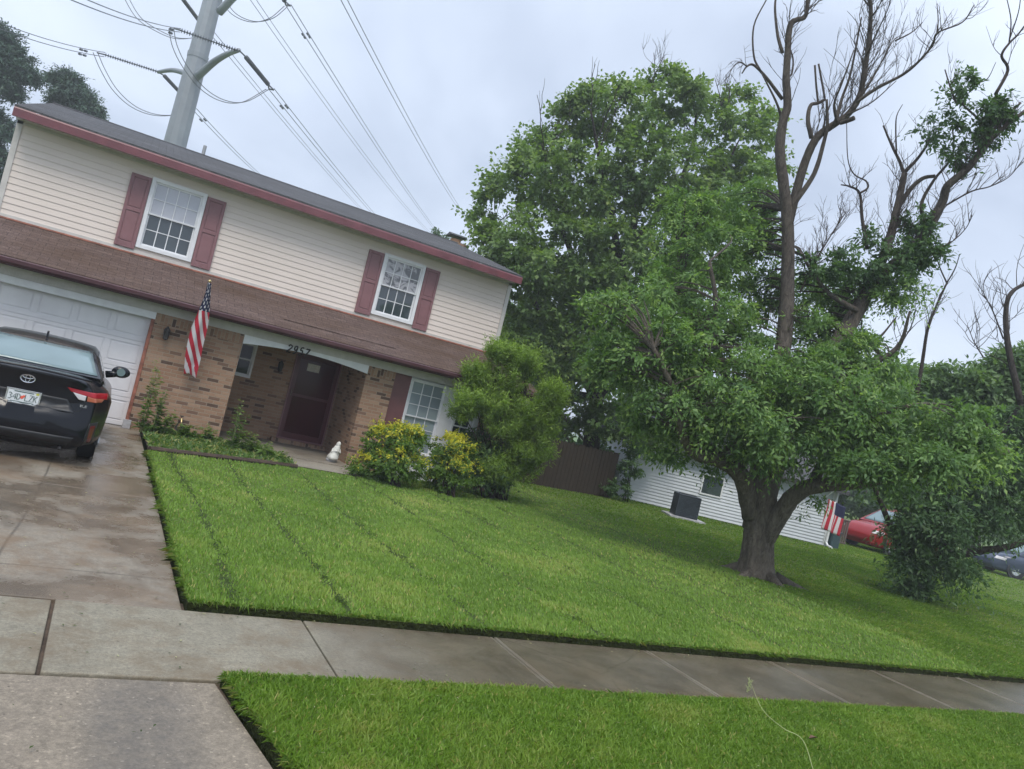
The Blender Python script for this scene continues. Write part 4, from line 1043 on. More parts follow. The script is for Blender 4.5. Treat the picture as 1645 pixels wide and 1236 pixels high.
link([at(384, 81, da), at(395, 92, da+.3)]); link([at(254, 116, D+2.5), at(264, 122, D+2.6)])
yoke(431, 136, da+4, 436, 144); yoke(457, 2, da+3, 463, 9); yoke(290, 49, da-1.2, 284, 47); yoke(168, 88, D+1, 160, 86)
def hang(a, b, sag, n=24):
    a, b = np.array(a, float), np.array(b, float); t = np.linspace(0, 1, n)[:, None]
    p = a+(b-a)*t; p[:, 2] -= 4*sag*(t*(1-t))[:, 0]; return p
def line_pair(a, b, sag, sep, label, r=.028, name='power_line', grp=None, damper=None):
    mb = MB(); o_ = None
    for s in (-.5, .5):
        off = np.array(sep)*s; mb.tube(hang(a+off, b+off, sag), r, 5)
    if damper is not None:
        for t in damper:
            for s in (-.5, .5):
                q = a+(b-a)*t+np.array(sep)*s-np.array([0, 0, 4*sag*t*(1-t)+.12]); d = (b-a)/np.linalg.norm(b-a)
                for e in (-1, 1): mb.tube([q+d*e*.15, q+d*e*.42], .075, 6)
                mb.tube([q-d*.42, q+d*.42], .02, 4)
    o = mb.build(name, 'wire'); tag(o, label, 'power line', grp or 'twin overhead conductors'); return o
sp = _r0*.34+np.array([0, 0, .12])
def fp(x, y, d): return at(x, y, d)
line_pair(fp(436, 143, da+4.4), fp(650, 395, 190), 0.6, sp, 'twin wires running right from the lower insulator of the steel pole', damper=(.03,))
line_pair(fp(463, 8, da+3.4), fp(718, 392, 190), 0.8, sp, 'twin wires falling from the top edge beside the pole towards the chimney', damper=(.035,))
line_pair(fp(312, 175, D+6), fp(440, 300, 120), .3, sp*.9, 'twin wires emerging low behind the pole and dropping to the roof ridge', damper=(.06,))
line_pair(fp(330, 40, D+8), fp(640, 395, 240), 1.0, sp*1.1, 'twin wires passing behind the pole, lowest of the right-hand spans')
line_pair(fp(400, -10, D+12), fp(720, 400, 240), 2.0, sp*1.3, 'twin wires crossing the sky between the two insulated spans')
line_pair(fp(545, -15, D-4), fp(775, 385, 190), 1.2, sp*1.1, 'rightmost twin wires falling past the maple crown')
line_pair(fp(290, 49, da-1.2), fp(60, -30, 22), .25, np.array([0, 0, .22]), 'twin wires leaving left from the upper insulator string to the top edge', r=.022, damper=(.12,))
line_pair(fp(168, 88, D+1), fp(-40, 26, 40), .25, np.array([0, 0, .30]), 'twin wires leaving left from the lower insulator string above the pines', r=.024, damper=(.2,))
def jumper(pts, label, n=2):
    mb = MB()
    for s in (-.12, .12):
        mb.tube(catmull([at(x, y, d)+np.array([s, 0, s*.6]) for x, y, d in pts], 6), .026, 5)
    tag(mb.build('jumper_cable', 'wire'), label, 'cable', 'jumper cables looping around the pole')
jumper([(275, 46, da-1.2), (281, 75, da-1), (297, 107, da-.8), (325, 142, da), (358, 162, da+1.5), (392, 164, da+3), (431, 143, da+4.2)], 'long jumper cable looping across the pole between both upper insulators')
jumper([(153, 84, D+1), (165, 112, D+1.5), (185, 145, D+2), (215, 172, D+3), (250, 185, D+4), (285, 184, D+5), (305, 172, D+6)], 'jumper cable hanging left of the pole under the lower insulator string')
jumper([(200, -8, D+2), (222, 28, D+2.3), (250, 48, D+3), (285, 62, D+4), (320, 58, D+6), (330, 40, D+6.2)], 'jumper cable dipping in from the top edge left of the pole')
jumper([(354, -6, D), (375, 22, D), (405, 35, D), (435, 30, da+2), (460, 10, da+3)], 'jumper cable sagging at the top edge right of the pole')
# ================================================================ VEGETATION
def unit(v): return v/(np.linalg.norm(v, axis=-1, keepdims=True)+1e-9)
def leaf_quads(P, Dr, Nr, Ln, Wn, clump_t, rg, tipf):
    """one folded kite per leaf: P base, Dr direction, Nr rough normal"""
    n = len(P); S = unit(np.cross(Dr, Nr)); Nn = np.cross(S, Dr)
    L_ = Ln[:, None]; W_ = Wn[:, None]
    v0 = P; v1 = P+Dr*L_*.42+S*W_*.5+Nn*L_*.04; v2 = P+Dr*L_-Nn*L_*.10; v3 = P+Dr*L_*.42-S*W_*.5+Nn*L_*.04
    V = np.stack([v0, v1, v2, v3], 1).reshape(-1, 3)
    Fq = np.arange(4*n).reshape(n, 4)
    t = np.clip(clump_t+rg.normal(0, .11, n), 0, 1)
    tint = np.stack([t, np.clip(tipf, 0, 1), np.zeros(n), np.ones(n)], 1)
    return V, Fq, np.repeat(tint, 4, 0)
def crown_centres(blobs, n, rg, shell=.55):
    """blobs: (centre, (rx, ry, rz), weight)"""
    wts = np.array([b[2] for b in blobs], float); wts /= wts.sum(); out_ = []; outd = []
    for b, k in zip(blobs, rg.multinomial(n, wts)):
        d = unit(rg.normal(size=(k, 3))); r = shell+(1-shell)*rg.random(k)**.8
        d[:, 2] = np.where(d[:, 2] < -.6, d[:, 2]*.6, d[:, 2])
        r *= 1+.12*np.sin(d[:, 0]*7+b[0][0])*np.cos(d[:, 2]*6+b[0][2])
        p = np.array(b[0])+d*np.array(b[1])*r[:, None]; out_.append(p); outd.append(d)
    return np.vstack(out_), np.vstack(outd)
def sprays(C, Dd, rg, leaf, per=60, rad=.42, droop=.35, twigs=8, aspect=.5, tipw=.5, goldtop=0.0, up=0.0):
    """each clump centre grows twigs; leaves sit along each twig"""
    m = len(C); k = per//twigs
    cl = np.repeat(np.arange(m), twigs)
    base_t = np.repeat(rg.random(m)*.7+.15, twigs)
    td = unit(np.repeat(Dd, twigs, 0)*.8+rg.normal(size=(m*twigs, 3))*.75); td[:, 2] = td[:, 2]*.7+up; td = unit(td) if up else td
    tl = rad*(.55+.9*rg.random(m*twigs))*np.repeat(.6+.8*rg.random(m), twigs)
    T0 = C[cl]
    ii = np.repeat(np.arange(m*twigs), k); s = np.tile((np.arange(k)+.5)/k, m*twigs)+rg.normal(0, .05, m*twigs*k)
    P = T0[ii]+td[ii]*(s*tl[ii])[:, None]; P[:, 2] -= droop*tl[ii]*s*s
    side = unit(rg.normal(size=P.shape)); Dl = unit(td[ii]*.7+side*.75+np.array([0, 0, -.30]))
    Nr = unit(np.array([0, 0, .75])+(Dd[cl]*.55+rg.normal(size=(m*twigs, 3))*.28)[ii]+rg.normal(size=P.shape)*.30)
    P = P+side*.05*rad
    Ln = leaf*(.65+.7*rg.random(len(P))); Wn = Ln*aspect*(.8+.4*rg.random(len(P)))
    tipf = np.clip((s-.45)*1.5*tipw*(.5+.5*rg.random(len(P))), 0, .8)*np.repeat(np.clip(rg.normal(.25, .4, m), 0, 1), twigs)[ii]
    if goldtop: tipf = np.where(rg.random(len(P)) < np.clip((Dd[cl][ii][:, 2]-.10)*1.5*goldtop, 0, 1), .55+.45*rg.random(len(P)), 0)
    return leaf_quads(P, Dl, Nr, Ln, Wn, base_t[ii], rg, tipf)
def pblob(px, py, d, rpx, rpy=None, rd=None, w=None):
    """crown lobe whose middle is seen at (px,py), d metres away"""
    c = at(px, py, d); rx = rpx*d/F; rz = (rpy or rpx)*d/F; ry = rd if rd is not None else (rx+rz)/2
    return (c, (rx*.75+ry*.25, ry*.75+rx*.25, rz), w if w is not None else rx*rz)
def crown(name, blobs, n, mat, parent, seed, leaf=.11, per=60, rad=.42, droop=.35, shell=.5, aspect=.5, tipw=.5, twig_from=None, goldtop=0.0, twigs=8, up=0.0):
    rg = np.random.default_rng(seed); C, Dd = crown_centres(blobs, n, rg, shell)
    V, Fq, t = sprays(C, Dd, rg, leaf, per, rad, droop, twigs, aspect, tipw, goldtop, up)
    o = npmesh(name, V, Fq, mat, t, parent)
    if twig_from is not None:
        # a thin branch from the nearest limb point to each clump
        S = np.vstack([q[0] for q in twig_from]); mb = MB(); r3 = random.Random(seed)
        for i, c in enumerate(C):
            if r3.random() > .55: continue
            d = np.linalg.norm(S-c, axis=1)+.6*np.maximum(0, S[:, 2]-c[2]); a = S[int(np.argmin(d))]
            L_ = np.linalg.norm(c-a)
            if L_ > 3.2: continue
            mid = (a+c)/2+np.array([r3.uniform(-.12, .12)*L_, r3.uniform(-.12, .12)*L_, .10*L_])
            mb.tube(catmull([a, mid, c], 3), np.linspace(.012+.011*L_, .006, 7), 4, caps=False)
        return o, mb
    return o
class Limbs:
    def __init__(s, seed=1): s.mb = MB(); s.pts = []; s.rg = random.Random(seed)
    def limb(s, pts, r0, r1, sides=9, jit=.05, n=5, p=1.0, wob=.0):
        P = catmull(pts, n); k = len(P)
        if wob: P[1:-1] += np.array([[s.rg.uniform(-wob, wob) for _ in range(3)] for _ in range(k-2)])
        t = np.linspace(0, 1, k); rr = r0+(r1-r0)*t**p
        s.mb.tube(P, rr, sides, jit=jit, rng=s.rg); s.pts.append((P, rr)); return P
    def px(s, pts, d0, d1, r0, r1, **k):
        m = len(pts); return s.limb([at(x, y, d0+(d1-d0)*i/(m-1)) for i, (x, y) in enumerate(pts)], r0, r1, **k)
    def twigs(s, P, n, length, r, up=.6, depth=2, spread=.9, t0=.15, drop=0.0):
        P = np.asarray(P)
        for _ in range(n):
            i = int((t0+(1-t0)*s.rg.random())*(len(P)-2)); a = P[i]; ax_ = unit(P[i+1]-P[i])
            d = unit(ax_*.55+np.array([s.rg.uniform(-1, 1), s.rg.uniform(-1, 1), s.rg.uniform(-.4, 1)])*spread+np.array([0, 0, up]))
            L_ = length*s.rg.uniform(.5, 1.25); q = [a]; cur = d
            for k in range(4):
                cur = unit(cur+np.array([s.rg.uniform(-.35, .35) for _ in range(3)])+np.array([0, 0, .12*up-drop])); q.append(q[-1]+cur*L_/4)
            Q = catmull(q, 2); s.mb.tube(Q, np.linspace(r, r*.35, len(Q)), 4 if r < .02 else 5, caps=False)
            if depth > 1: s.twigs(Q, 3, L_*.55, r*.6, up, depth-1, spread, .2, drop)

# ---------------------------------------------------------------- the big half-dead tree
TB = onz(1215, 930); TD = float((TB-EYE)@_f)
tree = empty('tree', TB, 'thick-trunked old lawn tree, leafy below with bare dead limbs above', 'tree')
lb = Limbs(3)
zz_ = [(0, .43), (.10, .37), (.28, .305), (.6, .275), (1.0, .262), (1.45, .285), (1.75, .25), (2.1, .22)]
# trunk with root flare, slightly lobed
c0 = TB; c1 = at(1214, 800, TD); vs = []; sd = 64; hsx = np.linspace(-.08, 2.15, 40)
for h in hsx:
    t = h/2.15; cx_, cy_ = c0[0]+(c1[0]-c0[0])*t*1.0, c0[1]+(c1[1]-c0[1])*t
    r = float(interp(max(h, 0), zz_))
    for j in range(sd):
        a = 2*math.pi*j/sd; fl_r = r*(1+.16*math.exp(-max(h, 0)*4)*math.cos(5*a+.6)+.035*math.cos(7*a+h*2)+.022*math.cos(17*a+2.2*math.sin(h*2.4))+.016*math.cos(29*a-3*math.sin(h*3.1))+lb.rg.uniform(-.014, .014))
        vs.append((cx_+fl_r*math.cos(a), cy_+fl_r*math.sin(a), TB[2]+h))
lb.mb.add(vs, [(i*sd+j, i*sd+(j+1) % sd, (i+1)*sd+(j+1) % sd, (i+1)*sd+j) for i in range(len(hsx)-1) for j in range(sd)]+[tuple(range((len(hsx)-1)*sd, len(hsx)*sd))])
# roots
for ang, L_ in ((-.5, .9), (.5, .7), (2.4, .6), (3.5, .8), (4.6, .7), (5.4, 1.0)):
    d = np.array([math.cos(ang), math.sin(ang), 0]); lb.mb.tube([TB+d*.34+[0, 0, .12], TB+d*(.34+L_*.4)+[0, 0, .03], TB+d*(.34+L_)+[0, 0, -.06]], [.10, .07, .03], 7, jit=.1, rng=lb.rg)
rf = lb.px([(1226, 868), (1252, 828), (1275, 797), (1304, 782), (1360, 776), (1430, 766), (1500, 752), (1560, 742), (1620, 722)], TD-.05, TD-1.6, .20, .075, sides=12, p=.7)
lf = lb.px([(1210, 830), (1192, 768), (1160, 741), (1122, 731), (1101, 708), (1092, 680), (1078, 620), (1050, 560)], TD, TD-1.4, .20, .035, sides=11, p=.8)
ld = lb.px([(1214, 850), (1220, 780), (1228, 700), (1243, 630), (1256, 570), (1263, 500), (1266, 420), (1265, 338)], TD+.05, TD+.5, .25, .105, sides=12, p=.7)
rl = lb.px([(1222, 810), (1252, 720), (1290, 645), (1338, 565), (1377, 500), (1409, 440)], TD+.05, TD+1.3, .24, .125, sides=11)
lb.px([(1160, 741), (1120, 690), (1130, 600), (1150, 500), (1140, 420)], TD-.3, TD-.7, .10, .03)
lb.px([(1228, 700), (1180, 640), (1150, 560), (1110, 480), (1090, 420)], TD+.2, TD+1.4, .12, .03)
lb.px([(1377, 500), (1330, 470), (1300, 430), (1290, 410)], TD+.8, TD+.6, .06, .02)
lb.px([(1290, 645), (1370, 600), (1440, 560), (1462, 500)], TD+.2, TD-.6, .09, .02)
lb.px([(1304, 782), (1340, 710), (1400, 670), (1470, 650)], TD-.3, TD-1.6, .10, .03)
# right-hand limb pair that still carries some leaf
A_ = lb.px([(1409, 440), (1429, 384), (1441, 336), (1453, 279)], TD+1.3, TD+1.4, .10, .06)
B_ = lb.px([(1395, 462), (1457, 405), (1490, 368), (1514, 324), (1522, 299), (1555, 271), (1579, 239), (1607, 210), (1650, 176)], TD+1.2, TD+.2, .115, .035)
lb.px([(1441, 336), (1462, 305), (1482, 287), (1502, 283)], TD+1.4, TD+1.2, .05, .035)
lb.px([(1522, 299), (1560, 262), (1590, 215), (1640, 165)], TD+.9, TD+.2, .045, .02)
lb.px([(1555, 271), (1575, 235), (1578, 200), (1545, 165), (1550, 140)], TD+.7, TD+.7, .035, .012)
lb.px([(1490, 368), (1480, 330), (1500, 290), (1530, 250), (1530, 200)], TD+1.0, TD+1.2, .045, .012)
lb.px([(1607, 210), (1600, 180), (1599, 150)], TD+.4, TD+.4, .03, .015)
lb.mb.build('trunk', 'bark', tree, smooth=True)
# dead upper limbs, leader first
dl = Limbs(5)
L1 = dl.px([(1256, 566), (1263, 500), (1266, 420), (1265, 352), (1259, 299), (1253, 243), (1257, 198), (1265, 170), (1263, 129), (1265, 89), (1269, 42), (1280, 32), (1294, 26), (1298, -6), (1306, -60)], TD+.5, TD+.3, .132, .024, sides=12)
dl.px([(1257, 160), (1231, 125), (1211, 105), (1200, 107), (1192, 118)], TD+.45, TD+.1, .035, .012)
dl.px([(1222, 115), (1211, 90), (1211, 42), (1231, 0), (1240, -20)], TD+.3, TD+.3, .022, .008)
dl.px([(1255, 188), (1246, 162), (1223, 117)], TD+.45, TD+.2, .03, .012)
dl.px([(1257, 85), (1249, 55), (1245, 10), (1250, -20)], TD+.4, TD+.6, .035, .014)
dl.px([(1265, 125), (1272, 118), (1274, 95), (1268, 75)], TD+.4, TD+.4, .022, .012)
dl.twigs(L1, 34, .8, .009, depth=2, t0=.5); 
P_ = dl.px([(1200, 107), (1188, 100), (1175, 112), (1170, 128)], TD+.1, TD, .014, .005); dl.twigs(P_, 10, .35, .006, up=-.3, depth=2, drop=.15, t0=0)
dl.mb.build('dead_branch', 'bark', tree, smooth=True)
dl = Limbs(6)
L2 = dl.px([(1266, 362), (1287, 279), (1304, 235), (1318, 215), (1340, 200), (1364, 182), (1381, 154), (1389, 113), (1395, 73), (1399, 24), (1397, -10), (1395, -60)], TD+.48, TD-.2, .088, .026, sides=9)
dl.px([(1270, 338), (1281, 320), (1308, 279), (1324, 226), (1329, 200), (1328, 160)], TD+.45, TD+.1, .058, .022)
dl.px([(1304, 222), (1298, 194), (1302, 170), (1314, 166), (1326, 160)], TD+.2, TD+.3, .045, .025)
dl.px([(1314, 164), (1311, 135), (1309, 105)], TD+.3, TD+.2, .02, .018); dl.px([(1325, 158), (1320, 130), (1315, 103)], TD+.3, TD+.3, .02, .018)
dl.px([(1350, 198), (1362, 194), (1372, 190)], TD, TD-.2, .04, .045)
L3 = dl.px([(1375, 165), (1409, 142), (1449, 121), (1474, 101), (1498, 73), (1506, 53), (1546, 36), (1565, 8)], TD-.2, TD-1.3, .032, .008)
dl.px([(1506, 55), (1507, 30), (1505, 6)], TD-.9, TD-.9, .012, .006)
dl.px([(1340, 202), (1352, 160), (1366, 120), (1378, 60), (1384, 28)], TD+.1, TD+.4, .03, .012)
dl.px([(1345, 198), (1340, 168), (1352, 135), (1372, 80)], TD+.1, TD-.4, .028, .010)
for q in ([(1370, 175), (1400, 130), (1432, 70), (1445, 58)], [(1381, 160), (1410, 110), (1425, 85), (1430, 60)], [(1398, 30), (1412, 10), (1425, -20)], [(1396, 10), (1385, -5), (1375, -30)], [(1392, 90), (1405, 60), (1425, 18), (1430, 0)], [(1438, 66), (1465, 52), (1482, 36)], [(1360, 185), (1400, 165), (1440, 130)]):
    Pq = dl.px(q, TD-.1, TD-.1+dl.rg.uniform(-1, 1), .016, .006); dl.twigs(Pq, 5, .45, .006, depth=2)
dl.twigs(L2, 52, 1.1, .010, depth=3, t0=.2, up=.9); dl.twigs(L3, 26, .6, .007, depth=2, t0=.1)
dl.mb.build('dead_branch', 'bark', tree, smooth=True)
dl = Limbs(8)
L4 = dl.px([(1599, 152), (1619, 113), (1609, 90), (1621, 70), (1635, 56), (1650, 36)], TD+.4, TD+.1, .032, .012)
dl.px([(1621, 70), (1624, 32), (1616, -8)], TD+.3, TD+.4, .014, .007); dl.px([(1621, 66), (1636, 20), (1640, -10)], TD+.3, TD, .012, .006)
L5 = dl.px([(1393, 400), (1385, 352), (1381, 311), (1365, 300), (1351, 297)], TD+1.3, TD+1.2, .04, .012)
dl.px([(1381, 311), (1394, 302), (1391, 291), (1372, 280), (1362, 255), (1360, 198)], TD+1.2, TD+1, .022, .007)
L6 = dl.px([(1453, 282), (1445, 259), (1433, 235), (1419, 202)], TD+1.4, TD+1.5, .038, .018); dl.px([(1440, 250), (1439, 205), (1441, 185), (1450, 168)], TD+1.4, TD+1.2, .018, .006)
L7 = dl.px([(1455, 275), (1474, 255), (1490, 231), (1494, 210)], TD+1.4, TD+1.6, .04, .012)
L8 = dl.px([(1520, 330), (1560, 308), (1590, 300), (1620, 285), (1640, 262)], TD+.8, TD, .018, .005)
L9 = dl.px([(1505, 400), (1530, 388), (1553, 365), (1560, 345)], TD+.6, TD+.2, .014, .005)
L10 = dl.px([(1538, 170), (1528, 145), (1518, 112)], TD+.7, TD+.8, .02, .012); dl.px([(1560, 135), (1585, 128), (1600, 100)], TD+.7, TD+.4, .012, .005)
L11 = dl.px([(1340, 520), (1380, 560), (1410, 545), (1440, 510)], TD+.5, TD+.4, .05, .012)
for Pq, k in ((L4, 6), (L5, 14), (L6, 5), (L7, 7), (L8, 12), (L9, 8), (L10, 5)): dl.twigs(Pq, k, .6, .008, depth=2)
dl.twigs(A_, 34, .9, .010, depth=3, up=.9); dl.twigs(B_, 46, .8, .009, depth=2, up=.3)
T_ = dl.px([(1285, 470), (1310, 420), (1340, 370), (1360, 340)], TD+.7, TD+.9, .02, .007); dl.twigs(T_, 26, .8, .008, depth=3, up=.5)
dl.twigs(ld[18:], 14, .7, .008, depth=2, up=.5)
dl.mb.build('dead_branch', 'bark_dead', tree, smooth=True)
fb = [pblob(1010, 505, TD-.6, 66, 40), pblob(1085, 455, TD+.2, 62, 50), pblob(1150, 400, TD+.8, 62, 70), pblob(1110, 350, TD+1.6, 40, 50, w=.6),
      pblob(1060, 560, TD-.8, 75, 60), pblob(1000, 590, TD-.2, 50, 50, w=.5), pblob(1140, 540, TD-.3, 84, 76), pblob(1085, 640, TD-.9, 80, 48), pblob(1035, 672, TD-.3, 44, 20, w=.3),
      pblob(1180, 640, TD-.9, 95, 75), pblob(1185, 700, TD-1.0, 76, 34), pblob(1228, 475, TD+1.6, 36, 56, w=.4), pblob(1212, 400, TD+1.6, 30, 46, w=.5), pblob(1205, 330, TD+1.6, 34, 46, w=.45), pblob(1275, 590, TD-.3, 76, 44), pblob(1330, 540, TD+2.0, 60, 50, w=.6), pblob(1300, 515, TD+.4, 24, 18, w=.12), pblob(1205, 530, TD+.1, 26, 22, w=.16), pblob(1345, 572, TD+.2, 30, 18, w=.14), pblob(1240, 585, TD-.4, 26, 16, w=.1), pblob(1270, 680, TD-1.2, 90, 60), pblob(1350, 640, TD-1.0, 90, 70),
      pblob(1335, 470, TD+2.3, 56, 44, w=.8), pblob(1435, 470, TD+1.0, 38, 28, w=.3), pblob(1395, 575, TD, 62, 40, w=.5), pblob(1420, 672, TD-1.4, 88, 42), pblob(1500, 682, TD-1.7, 74, 38), pblob(1556, 684, TD-1.8, 46, 40),
      pblob(1350, 732, TD-1.0, 60, 22, w=.5), pblob(1450, 722, TD-1.5, 70, 16, w=.35), pblob(1225, 728, TD-.6, 50, 22, w=.45), pblob(1120, 685, TD-.4, 50, 24, w=.45), pblob(1100, 500, TD+1.5, 90, 80, w=.8)]
fb += [pblob(1300, 640, TD+1.8, 170, 80, w=2.0), pblob(1400, 745, TD-1.9, 56, 18, w=.35), pblob(1500, 732, TD-2.1, 56, 18, w=.35), pblob(1572, 728, TD-2, 36, 20, w=.3)]
o, tm = crown('crown', fb, 1400, 'leaf_front', tree, 11, leaf=.088, per=96, rad=.40, droop=.45, shell=.35, aspect=.42, twig_from=[q for q in lb.pts], tipw=1.0)
tm.build('twigs', 'bark', tree)
tb_ = [pblob(1550, 138, TD+.7, 20, w=1.0), pblob(1600, 178, TD+.4, 25, w=1.3), pblob(1532, 196, TD+.9, 26, w=1.0), pblob(1492, 208, TD+1.5, 14, w=.5), pblob(1535, 252, TD+.9, 28, 16, w=1.0), pblob(1578, 218, TD+.5, 22, w=.9),
       pblob(1470, 362, TD+1.1, 28, w=1.2), pblob(1400, 384, TD+1.3, 20, 26, w=.8), pblob(1490, 396, TD+.8, 28, 16, w=1.0), pblob(1450, 412, TD+1.0, 36, 24, w=1.4), pblob(1360, 412, TD+.9, 36, 20, w=1.3), pblob(1320, 432, TD+.7, 40, 24, w=1.4), pblob(1395, 440, TD+1, 44, 24, w=1.4), pblob(1470, 430, TD+.6, 22, 14, w=.5)]
crown('upper_leaves', tb_, 200, 'leaf_dark', tree, 12, leaf=.10, per=56, rad=.27, droop=.45, shell=.2, aspect=.42, tipw=.3)
low = [pblob(1085, 738, TD-.2, 58, 10, w=1.0), pblob(1150, 758, TD-.1, 26, 8, w=.4), pblob(1310, 806, TD-.2, 16, 10, w=.25), pblob(1285, 835, TD, 12, 8, w=.15), pblob(1155, 805, TD-.1, 14, 7, w=.15), pblob(1052, 730, TD-.4, 30, 16, w=.6)]
crown('low_sprays', low, 46, 'leaf_front', tree, 13, leaf=.085, per=36, rad=.24, droop=.35, shell=.2, aspect=.42, tipw=1.0)

# ---------------------------------------------------------------- maple beyond the fence
MD = 26.0; MBs = onz(945, 800); MBs = MBs+(MBs-EYE)*.06; MBs[2] = 0
mp = empty('tree', MBs, 'broad tall leafy maple behind the fence, right of the brick house', 'tree')
ml = Limbs(21)
g0 = MBs; 
ml.limb([g0+[0, 0, -.1], at(948, 740, MD), at(958, 640, MD), at(985, 520, MD), at(1010, 400, MD), at(1030, 300, MD), at(1050, 200, MD)], .38, .05, sides=11, p=.8)
for q in ([(958, 640), (900, 560), (850, 470), (810, 400), (790, 340)], [(975, 560), (940, 460), (900, 360), (880, 280), (870, 230)], [(985, 520), (1060, 440), (1120, 350), (1160, 280), (1190, 220)], [(1000, 440), (980, 340), (960, 240), (950, 180)], [(1010, 400), (1080, 320), (1110, 240), (1120, 180)], [(958, 640), (1030, 590), (1120, 540), (1180, 500)], [(958, 640), (880, 620), (850, 560), (845, 540)]):
    P2 = ml.px(q, MD, MD+ml.rg.uniform(-2.2, 2.2), .14, .02); ml.twigs(P2, 10, 1.6, .022, depth=2)
for q in ([(1048, 150), (1052, 110), (1050, 85)], [(1052, 120), (1062, 100), (1068, 88)], [(1165, 200), (1172, 150), (1166, 120)], [(1160, 180), (1155, 150), (1148, 125)]): 
    P2 = ml.px(q, MD, MD, .02, .008); ml.twigs(P2, 6, .9, .009, depth=2)
ml.mb.build('trunk', 'bark_dark', mp, smooth=True)
mbk = [pblob(1000, 190, MD, 85, 42), pblob(1090, 160, MD, 62, 42), pblob(940, 185, MD+.5, 38, 40, w=.5*38*40*(MD/F)**2), pblob(1180, 225, MD, 55, 55), pblob(880, 255, MD, 50, 36), pblob(920, 300, MD-1, 90, 66), pblob(1050, 280, MD-1, 100, 80), pblob(1170, 310, MD-.5, 66, 70),
       pblob(828, 308, MD+.5, 38, 30), pblob(818, 390, MD-1, 48, 46), pblob(790, 385, MD-.5, 22, 18), pblob(880, 420, MD-1.5, 95, 80), pblob(1000, 430, MD-1.5, 95, 85), pblob(1120, 420, MD-1, 90, 70), pblob(880, 560, MD-1.2, 80, 80), pblob(980, 560, MD-1.5, 90, 90), pblob(900, 660, MD-.6, 75, 50), pblob(985, 680, MD-.8, 60, 40),
       pblob(1080, 560, MD-.5, 80, 80), pblob(840, 480, MD, 40, 50), pblob(965, 455, MD+2, 140, 120, w=6), pblob(1040, 700, MD, 50, 22, w=1.2)]
mbk += [pblob(x_, y_, MD+((x_*7) % 3-1)*.7, 15, 9, w=.22) for x_, y_ in ((776, 350), (788, 312), (800, 285), (822, 275), (846, 248), (872, 222), (908, 182), (928, 166), (958, 148), (1000, 142), (1040, 134), (1078, 130), (1125, 138), (1160, 158), (1190, 150), (1222, 180), (1238, 215), (1238, 262), (1236, 310), (1225, 350), (790, 425), (1210, 300))]
crown('crown', mbk, 1380, 'leaf_maple', mp, 31, leaf=.135, per=88, rad=.60, droop=.15, shell=.4, aspect=.75, tipw=.55)

# ---------------------------------------------------------------- small tree, right
SB = onz(1478, 965); SD = float((SB-EYE)@_f)
sm = empty('small_tree', SB, 'bushy low tree with drooping leafy branches touching the lawn at right', 'tree')
sl = Limbs(41)
for q, r in (([(1478, 965), (1470, 920), (1445, 880), (1420, 820), (1400, 770)], .10), ([(1480, 962), (1490, 920), (1515, 898), (1570, 886), (1615, 880), (1660, 866)], .13), ([(1480, 955), (1485, 880), (1490, 800), (1500, 720)], .10), ([(1515, 898), (1530, 830), (1570, 760), (1640, 650)], .12), ([(1640, 650), (1620, 560), (1616, 500), (1625, 470), (1650, 455)], .075)):
    P2 = sl.px(q, SD, SD+sl.rg.uniform(-.8, .8), r, r*.45); 
D1 = sl.px([(1472, 640), (1482, 580), (1490, 530), (1505, 490), (1521, 455)], SD, SD+.2, .045, .02); sl.px([(1521, 455), (1508, 425), (1503, 400)], SD+.2, SD+.2, .018, .008); sl.px([(1521, 455), (1534, 432), (1542, 408)], SD+.2, SD, .018, .008)
D2 = sl.px([(1612, 545), (1595, 500), (1580, 470), (1581, 450)], SD, SD+.3, .018, .006); D3 = sl.px([(1580, 575), (1565, 550), (1555, 525)], SD, SD+.3, .016, .006); D4 = sl.px([(1440, 575), (1450, 550), (1465, 525)], SD, SD, .014, .005)
for q in (D1, D2, D3, D4): sl.twigs(q, 7, .9, .009, depth=2)
sl.twigs(P2, 14, 1.2, .011, depth=2, up=.2)
sl.mb.build('trunk', 'bark_dark', sm, smooth=True)
sbk = [pblob(1474, 900, SD-.5, 26, 36), pblob(1452, 900, SD-.4, 14, 28, w=.09), pblob(1474, 940, SD-.4, 24, 12, w=.12), pblob(1530, 902, SD-.8, 38, 14, w=.16), pblob(1532, 925, SD-.7, 26, 6, w=.07), pblob(1462, 850, SD, 28, 30, w=.25), pblob(1500, 830, SD-.4, 70, 50), pblob(1580, 815, SD-.2, 60, 52), pblob(1640, 810, SD, 40, 55),
       pblob(1430, 775, SD+.4, 44, 18, w=.2), pblob(1500, 760, SD+.4, 70, 34), pblob(1600, 745, SD, 66, 45), pblob(1640, 690, SD+.5, 45, 55), pblob(1500, 850, SD+.6, 50, 34, w=.45)]
crown('crown', sbk, 560, 'leaf_dark', sm, 42, leaf=.115, per=64, rad=.44, droop=.8, shell=.15, aspect=.36, tipw=.5)
sc2 = [pblob(1440, 620, SD+2, 75, 36), pblob(1530, 625, SD+2.2, 80, 40), pblob(1610, 640, SD+2, 66, 50), pblob(1500, 690, SD+1.6, 130, 44), pblob(1625, 590, SD+2, 30, 26, w=.4)]
tr2 = empty('tree', onz(1540, 905)+_f*1.5, 'mid green tree rising behind the drooping small tree at the right edge', 'tree')
q = onz(1540, 905)+_f*1.5
t2 = Limbs(44); t2.limb([q+[0, 0, -.1], at(1530, 800, SD+2), at(1520, 700, SD+2), at(1530, 620, SD+2)], .14, .03); t2.px([(1520, 700), (1580, 660), (1620, 600)], SD+2, SD+2, .06, .02); t2.px([(1520, 720), (1460, 670), (1430, 610)], SD+2, SD+2, .06, .02)
t2.mb.build('trunk', 'bark_dark', tr2, smooth=True)
